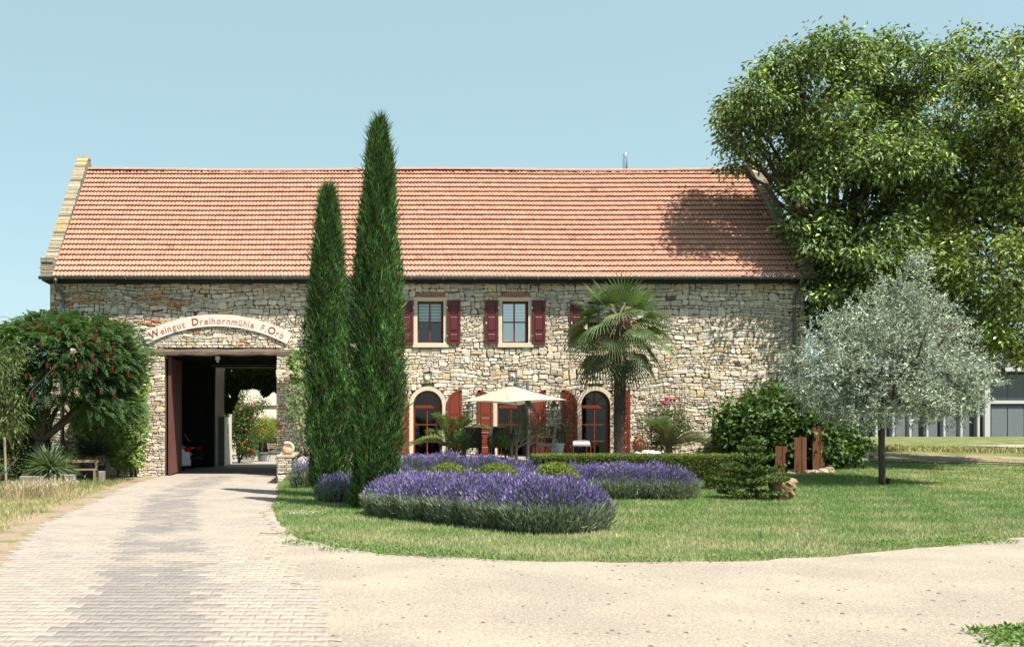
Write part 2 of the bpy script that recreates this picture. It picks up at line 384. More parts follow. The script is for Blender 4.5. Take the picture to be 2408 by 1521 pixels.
n = len(pos); tw = np.abs(pos[:, 0] - track(pos[:, 1])) + .06*wob(pos[:, 0]*6, pos[:, 1]*5) + .06*rng.normal(size=n)
dark = (tw < .52)
pc = np.where(dark[:, None], [.20, .178, .165], [.285, .245, .212]) * np.exp(rng.normal(0, .07, (n, 1))); 
pale = rng.random(n) < .12; pc[pale] = pc[pale] * .4 + np.array([.32, .27, .215]) * .6
edge_ = (drive_right_x(pos[:, 1]) - pos[:, 0])[:, None]; bl = np.clip(1-edge_/.9, 0, 1)*.65*(pos[:, 1:2] < 15); pc = pc*(1-bl) + np.array([.33,.275,.205])*bl
sink = (.016*np.clip(1-edge_[:, 0]/.29, 0, 1)*rng.random(n)**.7)*(pos[:, 1] < 14.5)
order = np.argsort(np.where(pos[:, 1] < 6.6, 99, pos[:, 1])); near = order[:300]; rest = order[300:]
variants = []
for i in range(8):
    c = np.tile([[.20,.178,.165], [.285,.245,.212]][i % 2], (NPV, 1)) * (1 + .05*(i-4)/2); variants.append(fast('paving_stone', PV, PF, c))
    variants[-1].materials.append(M['paver'])
for i in near:
    o = bpy.data.objects.new('paving_stone', variants[(0 if dark[i] else 1) + 2*random.randrange(4)]); COL.objects.link(o); o.parent = driveway
    o.location = (pos[i, 0], pos[i, 1], .008 + random.uniform(0, .002) - sink[i]); o.rotation_euler = (0, 0, random.gauss(0, .006))
m_ = len(rest); V = PV[None] + np.column_stack([pos[rest], .008 + rng.random(m_)*.0025 - sink[rest]])[:, None]
Fc = PF[None] + (np.arange(m_)*NPV)[:, None, None]
fbuild('paving_stones', V.reshape(-1, 3), Fc.reshape(-1, 4), np.repeat(pc[rest], NPV, 0), M['paver'], driveway, kind='stuff')
# gravel grains and darker pebbles on the yard
def pebbles(name, n, area, smin, smax, cols, zoff, **k):
    x = rng.uniform(area[0], area[1], n); y = area[2] + (area[3]-area[2]) * rng.random(n) ** 1.5
    ok = inpoly(x, y, gp_poly) & ~((x < drive_right_x(y) - .25*rng.random(n))); x, y = x[ok], y[ok]; n = len(x)
    base = np.array([(1,0,.1),(.3,.9,.1),(-.8,.6,.1),(-.9,-.5,.1),(.3,-1,.1),(0,.1,.5)])
    s = smin + (smax-smin) * rng.random(n) ** 3
    V = base[None] * s[:, None, None] * rng.uniform(.6, 1.2, (n, 6, 3)); V += np.column_stack([x, y, np.full(n, zoff)])[:, None]
    F1 = np.array([(0,1,5),(1,2,5),(2,3,5),(3,4,5),(4,0,5)]); Fc = F1[None] + (np.arange(n)*6)[:, None, None]
    c = np.array(cols)[rng.integers(0, len(cols), n)] * np.exp(rng.normal(0, .15, (n, 1)))
    return fbuild(name, V.reshape(-1, 3), Fc.reshape(-1, 3), np.repeat(c, 6, 0), M['pebble'], None, **k)
pebbles('gravel', 42000, (-1, 12, 6.3, 15.5), .004, .011, [(.36,.30,.22),(.30,.24,.17),(.42,.37,.30),(.24,.19,.14)], .004, kind='stuff', label='pale sandy gravel grains lying loose over the yard')
pebbles('scattered_pebbles', 1500, (-1, 12, 6.5, 14), .007, .026, [(.10,.075,.06),(.16,.10,.07),(.2,.16,.13),(.13,.12,.12)], .004, kind='stuff', label='dark pebbles scattered thinly over the pale gravel')
# far right: dirt path under the tree, pale paving beyond
yy = [12.5, 14, 16, 20, 26, 34, 44, 60]
strip('dirt_path', densify([(13.2, 36.2), (18, 33.6), (22, 32.2), (30, 30), (44, 26)], .5, .1), densify([(13.2, 36.2), (18, 38.6), (22, 36.6), (30, 33.6), (44, 29)], .5, .1)[:200] if False else [(x, y + w) for (x, y), w in zip(densify([(13.2, 36.2), (18, 33.6), (22, 32.2), (30, 30), (44, 26)], .5, .1), np.interp(np.arange(200), [0, 10, 20, 60], [1.5, 4.6, 3.8, 2.4]))], M['dirt'], .03, 12)
pl = densify([(26.0, 41.5), (28.5, 39.3), (34, 37.5), (50, 34)], .5, .05)
strip('paved_path', pl, [(x + 2, y + w) for (x, y), w in zip(pl, np.interp(np.arange(200), [0, 5, 15, 40], [.5, 2.8, 6.0, 7.5]))], M['yard'], .035, 12)
# terrace in front of the doors
sheet('terrace', np.arange(-1.3, 10.6, .3), np.arange(28.2, 32.6, .2), M['yard'], .02)
# courtyard beyond the gate passage
me = bpy.data.meshes.new('courtyard_floor'); me.from_pydata([(-9.4,32.3,.006),(-1.95,32.3,.006),(-1.95,60,.006),(-12,60,.006),(-12,41.3,.006),(-9.4,41.3,.006)], [], [(0,1,2,3,4,5)]); me.update()
link('courtyard_floor', me, None, M['yard'], kind='structure')

# ============================================================ THE BARN
FY = 32.5; XL, XR = -9.54, 15.09
barn = thing('stone_barn', (0, FY, 0), 'long two storey rubble stone barn with orange tiled roof and red shutters', 'barn')
doors_c = [806, 1005.5, 1202.5, 1400]; wins_c = [812, 1012, 1211, 1411]
doorX = [XF(c) for c in doors_c]; winX = [XF(c) for c in wins_c]
DW = .47; DZ0 = .65; DSP = ZF(951); DR = .47   # half width, sill, spring line, arch radius
WW = .425; WZ0 = ZF(806); WZ1 = ZF(708)
GX0, GX1, GZ1 = -5.79, -2.15, 4.0
openings = [(GX0, GX1, -1, GZ1 + .2)] + [(x-DW, x+DW, DZ0-.3, DSP) for x in doorX] + [(x-WW, x+WW, WZ0, WZ1) for x in winX]
def arch_half(z):
    t = z - DSP
    return 0 if t >= DR else (DW if t <= 0 else math.sqrt(DR*DR - t*t))
# backing wall with its openings (columns between the opening edges)
mb = MB()
xs = sorted(set([XL, XR] + [o[0] for o in openings] + [o[1] for o in openings]))
TOP = 6.40
for x0, x1 in zip(xs[:-1], xs[1:]):
    xm = (x0 + x1)/2; cuts = []
    for o in openings:
        if o[0] < xm < o[1]: cuts.append([o[2], o[3]])
    for i, xd in enumerate(doorX):
        if xd-DW < xm < xd+DW:
            for c in cuts:
                if abs(c[1] - DSP) < 1e-6: c[1] = DSP + DR + .02
    z = -.3
    for a, b in sorted(cuts):
        if a > z: mb.box(x0, x1, FY, FY+.55, z, a)
        z = max(z, b)
    mb.box(x0, x1, FY, FY+.55, z, TOP)
for xd in doorX:       # spandrels over the arches
    for s in (-1, 1):
        arc = [(xd + s*DR*math.sin(R(a)), DSP + DR*math.cos(R(a))) for a in range(0, 91, 10)]
        poly = [(xd, DSP+DR+.03)] + arc + [(xd + s*DW, DSP+DR+.03)]
        if s > 0: poly = poly[::-1]
        mb.prism(poly, FY+.002, FY+.5)
mb.build('wall', M['mortar'], barn)
# rubble stones
PAL = [(.55,.475,.365), (.51,.425,.30), (.48,.375,.225), (.42,.385,.34), (.50,.41,.33), (.59,.52,.43), (.55,.475,.38), (.38,.33,.265), (.12,.09,.075)]
PW = [.30, .15, .055, .08, .06, .14, .18, .03, .005]
def stonecol(x, z):
    c = np.array(PAL[np.random.choice(9, p=PW)]); 
    if z > 4.4: c = c * (.40,.38,.36)[0] + np.array([.40,.37,.32]) * .6 if random.random() < .45 else c  # many upper stones greyer, eave shade put into their colour
    red = 0
    if 4.82 < z < 5.12 and x < -4.4: red = .72
    elif 5.4 < z < 6.0 and x < -5.0: red = .55 * (1 if math.sin(x*1.7+z*3) > -.3 else .2)
    elif 4.2 < z < 4.6 and x < -2: red = .10
    elif z < 5 and x < -2: red = .04
    if random.random() < red: c = np.array(random.choice([(.40,.20,.11), (.48,.28,.16), (.34,.17,.11), (.46,.33,.20)]))
    return c * math.exp(random.gauss(0, .09))
def warp(x, z):
    w = .045*math.sin(.9*x + 1.7*z) + .035*math.sin(2.3*x - 2.1*z + 1) + .02*math.sin(5.1*x + 3*z + 2)
    d = 9
    for o in openings: d = min(d, max(o[0]-x, x-o[1], o[2]-z, z-(o[3] if abs(o[3]-DSP) > 1e-6 else DSP+DR)))
    d = min(d, TOP - z)
    return w * min(1, max(0, d)/.45)
def make_stone(x0, x1, z0, z1, y, proud, col, wf=warp, rnd=.22, edge=0):
    g = random.uniform(.003, .009); x0 += g; x1 -= g; z0 += g*.8; z1 -= g*.8
    w, h = x1-x0, z1-z0; cx, cz = (x0+x1)/2, (z0+z1)/2; r = min(w, h)*random.uniform(.08, .30)
    pts = [(x0, z0+r), (x0+r, z0), (cx, z0), (x1-r, z0), (x1, z0+r), (x1, z1-r), (x1-r, z1), (cx, z1), (x0+r, z1), (x0, z1-r)]
    pts = [(px + random.gauss(0, min(w, h)*.065), pz + random.gauss(0, min(w, h)*.065)) for px, pz in pts]
    pts = [(px, pz + wf(px, pz)) for px, pz in pts]; cz2 = cz + wf(cx, cz); n = 10
    p = proud*random.uniform(.7, 1.25); tl = random.gauss(0, .15)
    ax = .90; az = .80
    v = [(a, y, b) for a, b in pts]
    v += [(a, y - p*.62*random.uniform(.85, 1.1), b) for a, b in pts]
    v += [(cx + (a-cx)*ax, y - p*(1 + tl*(b-cz2)/h) * random.uniform(.9, 1.12), cz2 + (b-cz2)*az) for a, b in pts]
    v += [(cx + w*random.uniform(-.15, .15), y - p*random.uniform(.95, 1.2), cz2 + h*random.uniform(-.1, .1))]
    f = []
    for i in range(n):
        j = (i+1) % n; f += [(i, j, n+j, n+i), (n+i, n+j, 2*n+j, 2*n+i), (2*n+i, 2*n+j, 3*n)]
    return v, f, col, w*h
def rubble(x0, x1, z0, z1, y, hsel, wsel, cols, blocked_f, proud=.05, wf=warp):
    out = []; z = z0; blocked = []
    while z < z1 - .03:
        h = min(hsel(z), z1 - z); 
        if z1 - z - h < .05: h = z1 - z
        zm = z + h/2; spans = [(x0, x1)]
        for (a, b) in blocked_f(z, z+h) + blocked:
            ns = []
            for s0, s1 in spans:
                if b <= s0 or a >= s1: ns.append((s0, s1)); continue
                if a > s0 + .02: ns.append((s0, a))
                if b < s1 - .02: ns.append((b, s1))
            spans = ns
        blocked = []
        for s0, s1 in spans:
            x = s0
            while x < s1 - .001:
                w = min(wsel(z, h), s1 - x)
                if s1 - x - w < .07: w = s1 - x
                mid = x + w/2
                if h > .125 and w > .12 and random.random() < .22:
                    k = random.uniform(.4, .6)*h; out.append(make_stone(x, x+w, z, z+k, y, proud, cols(mid, z), wf)); out.append(make_stone(x, x+w, z+k, z+h, y, proud, cols(mid, z+k), wf))
                elif .16 < w < .4 and h < .17 and random.random() < .13 and z + h + .1 < z1 and not any(a < x+w and b > x for a, b in blocked_f(z, z+h+.14)):
                    ex = random.uniform(.5, .9) * nexth(z+h, hsel); out.append(make_stone(x, x+w, z, z+h+NX[0], y, proud*1.05, cols(mid, z), wf)); blocked.append((x, x+w))
                else: out.append(make_stone(x, x+w, z, z+h, y, proud, cols(mid, zm), wf))
                x += w
        if NX[0] is not None and blocked: nxt = NX[0]; FORCE[0] = nxt
        z += h; NX[0] = None
    return out
NX = [None]; FORCE = [None]
def nexth(z, hsel):
    if NX[0] is None: NX[0] = hsel(z)
    return NX[0]
def hs_(z):
    if FORCE[0] is not None: v = FORCE[0]; FORCE[0] = None; return v
    if 4.82 < z < 5.12: return random.uniform(.05, .075)
    if z > 5.1: return random.choice([.08, .11, .14, .16, .18])
    if z > 3.9: return random.choice([.06, .08, .11, .14, .17])
    if z > 2.6: return random.choice([.06, .08, .1, .13, .16])
    return random.choice([.05, .065, .075, .09, .12])
def ws_(z, h): return max(.09, h * random.choice([1.1, 1.4, 1.8, 2.2, 2.8, 3.6 if z < 3 else 2.4])) * random.uniform(.85, 1.15)
def blk(z0, z1):
    o_ = []
    for i, o in enumerate(openings):
        t = o[3]; isdoor = abs(o[3] - DSP) < 1e-6; pad = 0 if i == 0 else (.13 if isdoor else .15)
        if isdoor:
            xc = (o[0]+o[1])/2; zz = min(z0, z1) + .02; t_ = zz - DSP; Rr = DR + pad
            hw = DW + pad if t_ <= 0 else (math.sqrt(Rr*Rr - t_*t_) if t_ < Rr else 0)
            if hw > .02: o_.append((xc-hw, xc+hw))
        else:
            lo = o[2] - (.15 if i else 0); hi = o[3] + (.13 if i else 0)
            ov = min(z1, hi) - max(z0, lo)
            if ov > .35*(z1-z0): o_.append((o[0]-pad, o[1]+pad))
            elif i and min(z1, hi+.16) - max(z0, hi) > .4*(z1-z0): o_.append((o[0]-.05, o[1]+.05))   # brick arch zone
    for c, zc in OCULI:
        if min(z1, zc+.13) - max(z0, zc-.13) > .3*(z1-z0): o_.append((c-.13, c+.13))
    return o_
OCULI = [(XF(1004.5), ZF(887)), (XF(1205), ZF(883)), (XF(1401), ZF(880))]
np.random.seed(3)
def hthin(z): return random.uniform(.045, .075) if z < 5.15 or 5.45 < z < 5.95 else random.choice([.07, .1, .13])
def blk2(z0, z1): return blk(z0, z1) + ([(XL, -4.7 + .35*math.sin(z0*9))] if z1 > 4.86 else [])
def blk3(z0, z1): return [(-4.7 + .35*math.sin(z0*9), 0)]
st = rubble(XL+.01, XR-.01, -.05, TOP-.02, FY, hs_, ws_, stonecol, blk2)
st += rubble(XL+.01, -4.2, 4.84, TOP-.02, FY, hthin, lambda z, h: random.uniform(.12, .34), stonecol, blk3)
def emit_stones(st, parent, nparts, name='stone', stuff='stonework', visible=lambda v: True):
    idx = sorted(range(len(st)), key=lambda i: -st[i][3] * (1 if visible(st[i][0]) else 0)); off = WL[parent.name]
    for i in idx[:nparts]:
        v, f, c, a = st[i]; me = bpy.data.meshes.new(name); me.from_pydata((np.array(v)-off).tolist(), [], f); setcol(me, np.tile(c, (len(v), 1))); link(name, me, parent, M['stone'])
    mb = MB()
    for i in idx[nparts:]: v, f, c, a = st[i]; mb.add(v, f, tuple(c))
    if mb.v: mb.build(stuff, M['stone'], parent, kind='stuff')
def vis(v):
    x, y, z = v[0]
    if z < .7 and x > -2: return False
    if -3.2 < x < 1.9 and z < 6: return not (-1.3 < x < 1.9)
    if x < -6.3 and z < 4.6: return False
    if x > 13.2 and z < 3.4: return False
    return True
emit_stones(st, barn, 300, visible=vis)
print('stones', len(st))
# corner quoin and left upper block
mb = MB(); mb.bevbox(XL-.04, XL+.42, FY-.07, FY+.3, ZF(748), ZF(728), .015, (.30,.28,.25)); mb.build('quoin', M['stone'], barn)
# side, rear and inner walls
def gable(x0, x1, name):
    mb = MB(); zt = .02
    poly = [(FY, -.3), (41.0, -.3), (41.0, 6.45), (36.65, 11.0), (FY, 6.45)]
    n = len(poly); v = [(x0, a, b) for a, b in poly] + [(x1, a, b) for a, b in poly]
    mb.add(v, [tuple(range(n-1, -1, -1)), tuple(range(n, 2*n))] + [(i, (i+1)%n, (i+1)%n+n, i+n) for i in range(n)])
    mb.build(name, M['mortar'], barn)
gable(XL, XL+.5, 'side_wall'); gable(XR-.5, XR, 'side_wall')
mb = MB(); mb.box(-9.0, -5.19, 40.5, 41.0, 0, 6.4); mb.box(-5.19, -1.95, 40.5, 41.0, 4.05, 6.4); mb.box(-1.95, XR-.5, 40.5, 41.0, 0, 6.4)
mb.build('rear_wall', M['cream'], barn)
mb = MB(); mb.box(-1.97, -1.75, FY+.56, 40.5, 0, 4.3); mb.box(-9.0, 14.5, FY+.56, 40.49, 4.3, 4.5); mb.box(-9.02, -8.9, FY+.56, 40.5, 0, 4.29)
mb.box(-5.35, -5.16, 40.2, 40.49, 0, 4.05); mb.box(-8.89, -5.36, 40.46, 40.49, 0, 4.29); mb.box(-5.15, -1.98, 40.44, 40.49, 4.06, 4.11)  # thin dark sheet over the rear wall's inside stands in for deep shade
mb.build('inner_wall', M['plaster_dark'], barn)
mb = MB()
for y in np.arange(33.6, 40.4, .9): mb.box(-8.9, -1.98, y, y+.16, 4.12, 4.299)
mb.build('ceiling_beams', M['dark'], barn)
# reveal face left of the gate
# lintel
def rough_beam(x0, x1, y0, y1, z0, z1, seg=24):
    mb = MB(); v = []
    for i in range(seg+1):
        x = x0 + (x1-x0)*i/seg; a = .012*math.sin(i*1.1) + random.gauss(0, .006); b = .01*math.sin(i*.7+1) + random.gauss(0, .006)
        v += [(x, y0+random.gauss(0,.006), z0+a), (x, y1, z0+a), (x, y1, z1+b), (x, y0+random.gauss(0,.006), z1+b), (x, y0-.015, (z0+z1)/2)]
    f = []
    for i in range(seg):
        for k, k2 in ((0,1),(1,2),(2,3),(3,4),(4,0)): f.append((i*5+k, i*5+k2, (i+1)*5+k2, (i+1)*5+k)[::-1])
    f += [(0,1,2,3,4), tuple(seg*5+k for k in (4,3,2,1,0))]
    return mb.add(v, f)
rough_beam(-6.42, -1.62, FY-.075, FY+.5, ZF(833), ZF(820)).build('lintel', M['beam'], barn)
# roof
RX0, RX1 = -9.34, 14.86; EY, EZ = 32.08, 6.43; RY, RZ = 36.65, 11.05
sl = math.atan2(RZ-EZ, RY-EY); SL = math.hypot(RZ-EZ, RY-EY)
mb = MB()
def roofslab(y0, z0, y1, z1, t=.14):
    ny, nz = math.sin(sl)*t, math.cos(sl)*t
    s = 1 if y1 > y0 else -1
    return [(RX0, y0, z0-.02), (RX1, y0, z0-.02), (RX1, y1, z1-.02), (RX0, y1, z1-.02), (RX0, y0+s*ny*.3, z0-nz), (RX1, y0+s*ny*.3, z0-nz), (RX1, y1, z1-nz), (RX0, y1, z1-nz)]
bf = [(0,1,2,3),(7,6,5,4),(4,5,1,0),(5,6,2,1),(6,7,3,2),(7,4,0,3)]
mb.add(roofslab(EY, EZ-.02, RY, RZ-.02), bf); mb.build('roof', M['dark'], barn)
mb = MB(); mb.add(roofslab(41.2, EZ-.02, RY+.003, RZ-.03), bf); mb.build('rear_roof', M['tile_plain'], barn)
NR, NC = 22, 97; tw_ = (RX1-RX0)/NC; th = SL/NR
prof = []
for i in range(11):
    t = i/10; w2 = math.cos(2*math.pi*2*t + .3)
    prof.append((t*tw_, .019*max(w2, -.6)))
def tile_mesh(col):
    v = []; 
    for s, lift in ((0, .062), (.004, .066), (th*1.08, .004)):
        for x, h in prof: v.append((x, s, h + lift))
    for x, h in prof: v.append((x, .0, h + .046))
    for x, h in prof: v.append((x, .07, h*.8 - .02))
    n = len(prof); f = []
    for i in range(n-1): f += [(i, i+1, n+i+1, n+i), (n+i, n+i+1, 2*n+i+1, 2*n+i), (3*n+i, 3*n+i+1, i+1, i), (4*n+i, 4*n+i+1, 3*n+i+1, 3*n+i)]
    me = bpy.data.meshes.new('roof_tile'); me.from_pydata(v, [], f); setcol(me, np.tile(col, (len(v), 1))); me.materials.append(M['tile']); return me, np.array(v), f
TC = [(.375,.198,.140), (.365,.190,.135), (.385,.206,.148), (.36,.187,.133), (.375,.203,.150), (.38,.196,.138)]
tms = [tile_mesh(c) for c in TC]
rot = Matrix.Rotation(sl, 3, 'X'); rA = np.array(rot)
sv = MB(); tf_quads = []
bigV = []; bigF = []; bigC = []; cnt = 0; off = WL[barn.name]
tv = tms[0][1]; tfm = [q for q in tms[0][2] if len(q) == 4]; 
for r in range(NR):
    for c in range(NC):
        sag = -.03*math.exp(-((c-20)/14)**2)*math.sin(math.pi*r/NR) - .02*math.exp(-((c-70)/10)**2)
        L0 = np.array([RX0 + c*tw_, EY + math.cos(sl)*r*th, EZ + math.sin(sl)*r*th + sag])
        jit = np.array([random.gauss(0, .002), random.gauss(0, .003), abs(random.gauss(0, .003))])
        if r < 3:
            o = bpy.data.objects.new('roof_tile', tms[random.randrange(6)][0]); COL.objects.link(o); o.parent = barn
            o.location = L0 + jit - off; o.rotation_euler = (sl, 0, random.gauss(0, .006))
        else:
            k = math.exp(random.gauss(0, .035)); col = np.array(random.choice(TC))*k
            if random.random() < .004: col = col*np.array([.8,.75,.75])
            bigV.append(tv @ rA.T + L0 + jit - off); bigF.append(np.array(tfm) + cnt); cnt += len(tv); bigC.append(np.tile(col, (len(tv), 1)))
link('roof_tiles', fast('roof_tiles', np.concatenate(bigV), np.concatenate(bigF), np.concatenate(bigC)), barn, M['tile'], kind='stuff')
# ridge tiles
def halfpipe(mb, x0, x1, y, z, r0, r1, c, n=7, t=.015):
    v = []
    for x, r in ((x0, r0), (x1, r1)):
        for k in range(n+1):
            a = math.pi*(k/n)*1.0; v.append((x, y - r*math.cos(a), z + r*.75*math.sin(a)))
    f = [(k, k+1, n+2+k, n+1+k)[::-1] for k in range(n)]
    f += [tuple(range(n+1)), tuple(range(2*n+1, n, -1))]
    return mb.add(v, f, c)
x = RX0; i = 0
while x < RX1 - .1:
    w = .40; x2 = min(x+w, RX1); sag = .03*math.sin(x*.5) - .02
    halfpipe(MB(), x, x2+.03, RY, RZ+.0+sag, .13, .145, random.choice(TC)).build('ridge_tile', M['tile'], barn); x = x2
# white mortar line below the ridge
mb = MB()
for k in range(300):
    x = random.uniform(RX0, RX1-.1); mb.box(x, x+random.uniform(.04, .12), RY-.17, RY-.13, RZ-.1, RZ-.075, None)
mb.build('ridge_mortar', M['cream'], barn, kind='stuff')
# gable parapets with thin coping stones
def parapet(x0, x1, inner):
    h = .42; mb = MB()
    pts = [(EY+.12, EZ-.1), (EY+.12, EZ+.62), (EY+.55, EZ+.62+.0), (RY, RZ+h+.02), (RY+.35, RZ+h+.02), (41.2, EZ+.4), (41.2, EZ-.1)]
    n = len(pts); v = [(x0, a, b) for a, b in pts] + [(x1, a, b) for a, b in pts]
    mb.add(v, [tuple(range(n)), tuple(range(2*n-1, n-1, -1))] + [(i, i+n, (i+1)%n+n, (i+1)%n) for i in range(n)])
    mb.build('parapet', M['concrete'], barn)
    y = EY + .08; z = EZ - .03
    while z < EZ + .60:           # kneeler stack
        t = random.uniform(.05, .085); mb = MB(); j = random.uniform(-.025, .025)
        mb.bevbox(x0-.03+j, x1+.02+j*.5, y-random.uniform(.0, .04), y+.4, z, z+t-.012, .008, tuple(np.array((.27,.24,.18))*random.uniform(.7, 1.2))); mb.build('coping_stone', M['stone'], barn); z += t
    L_ = math.hypot(RY-(EY+.55), RZ+h-EZ-.62); ns = 62; a = math.atan2(RZ+h-EZ-.62, RY-EY-.55)
    for i in range(ns):
        s = (i+.5)/ns; yc = EY+.55 + (RY-EY-.55)*s; zc = EZ+.62 + (RZ+h-EZ-.62)*s
        col = np.array(random.choice([(.30,.26,.18), (.25,.215,.155), (.34,.30,.22), (.19,.165,.12)])) * random.uniform(.8, 1.15)
        if random.random() < .07: col = np.array((.36,.20,.04))
        lw = random.uniform(-.03, .03); hgt = random.uniform(.03, .06); mb = MB()
        dy, dz = math.cos(a)*L_/ns/2*.86, math.sin(a)*L_/ns/2*.86; ny, nz = -math.sin(a)*hgt, math.cos(a)*hgt
        v = []
        for xx in (x0-.02+lw*.4, x1+.02+lw*.4):
            v += [(xx, yc-dy, zc-dz), (xx, yc+dy, zc+dz), (xx, yc+dy+ny, zc+dz+nz), (xx, yc-dy+ny, zc-dz+nz)]
        mb.add(v, [(0,1,2,3),(7,6,5,4),(0,4,5,1),(1,5,6,2),(2,6,7,3),(3,7,4,0)], tuple(col)); mb.build('coping_stone', M['stone'], barn)
    mb = MB(); mb.box(x0-.02, x1+.02, RY-.05, RY+.36, RZ+h+.03, RZ+h+.12, (.4,.35,.25)); mb.build('coping_stone', M['stone'], barn)
parapet(-9.73, -9.36, 1); parapet(14.88, 15.22, -1)
# eaves: soffit board, gutter, brackets, downpipes
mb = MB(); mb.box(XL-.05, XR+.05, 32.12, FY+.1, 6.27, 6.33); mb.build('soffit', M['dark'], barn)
mb = MB(); v = []; n = 8; gr = .075
for x in (XL-.22, XR+.12):
    for r_ in (gr, gr-.006):
        for k in range(n+1):
            a = math.pi*k/n; v.append((x, 32.02 - r_*math.cos(a), 6.42 - r_*math.sin(a)))
m1 = n+1
f = []
for k in range(n): f += [(k, k+1, 2*m1+k+1, 2*m1+k), (m1+k+1, m1+k, 3*m1+k, 3*m1+k+1)]
f += [tuple(range(m1)), tuple(2*m1+k for k in range(n, -1, -1))]
mb.add(v, f)
mb.tube([(XL-.22, 31.94, 6.425), (XR+.12, 31.94, 6.425)], .011, 6)
mb.build('gutter', M['zinc'], barn)
for x in np.arange(-9.0, 15, 1.02):
    mb = MB(); pts = [(x, 32.02-.082*math.cos(R(a)), 6.42-.082*math.sin(R(a))) for a in range(-10, 181, 24)]; mb.tube(pts, .009, 5); mb.build('gutter_bracket', M['steel'], barn)
def downpipe(x, dx, zb):
    mb = MB(); mb.tube([(x, 32.02, 6.36), (x, 32.02, 6.22), (x+dx*.5, 32.28, 6.0), (x+dx, 32.37, 5.78), (x+dx, 32.38, 5.6), (x+dx, 32.38, zb)], .043, 10)
    mb.tube([(x, 32.02, 6.37), (x, 32.02, 6.24)], [.075, .055], 10)
    d = mb.build('downpipe', M['zinc'], barn, smooth=True)
    for z in np.arange(zb+.9, 5.6, 1.3):
        mb = MB(); mb.tube([(x+dx, 32.38, z), (x+dx, 32.38, z+.04)], .052, 10); mb.build('pipe_clip', M['steel'], d)
downpipe(-9.22, .14, .05); downpipe(14.80, -.10, .7)
# flue
mb = MB(); mb.lathe([(.095, 0), (.095, 1.35), (.075, 1.5), (.07, 1.62), (.04, 1.66)], U(1470, 400, 37.6)[0], 37.6, 10.3, 16); mb.build('flue', M['steel'], barn, smooth=True)
# soldier brick arches over the windows
for wx in winX[1:]:
    nb = 15; Rr = 2.2; hw = .48
    for i in range(nb):
        t = (i+.5)/nb*2-1; x = wx + t*hw; zc = WZ1 + .24 + Rr*(math.cos(math.asin(t*hw/Rr)) - 1); a = t*hw/Rr
        mb = MB(); b_ = .026; h_ = .07
        v = [(x + sx*b_*math.cos(a) + sz*h_*math.sin(a), yy, zc - sx*b_*math.sin(a) + sz*h_*math.cos(a)) for yy in (FY-.055, FY+.02) for sx, sz in ((-1,-1),(1,-1),(1,1),(-1,1))]
        mb.add(v, [(0,1,2,3),(7,6,5,4),(0,4,5,1),(1,5,6,2),(2,6,7,3),(3,7,4,0)]); mb.build('brick', M['brick'], barn)
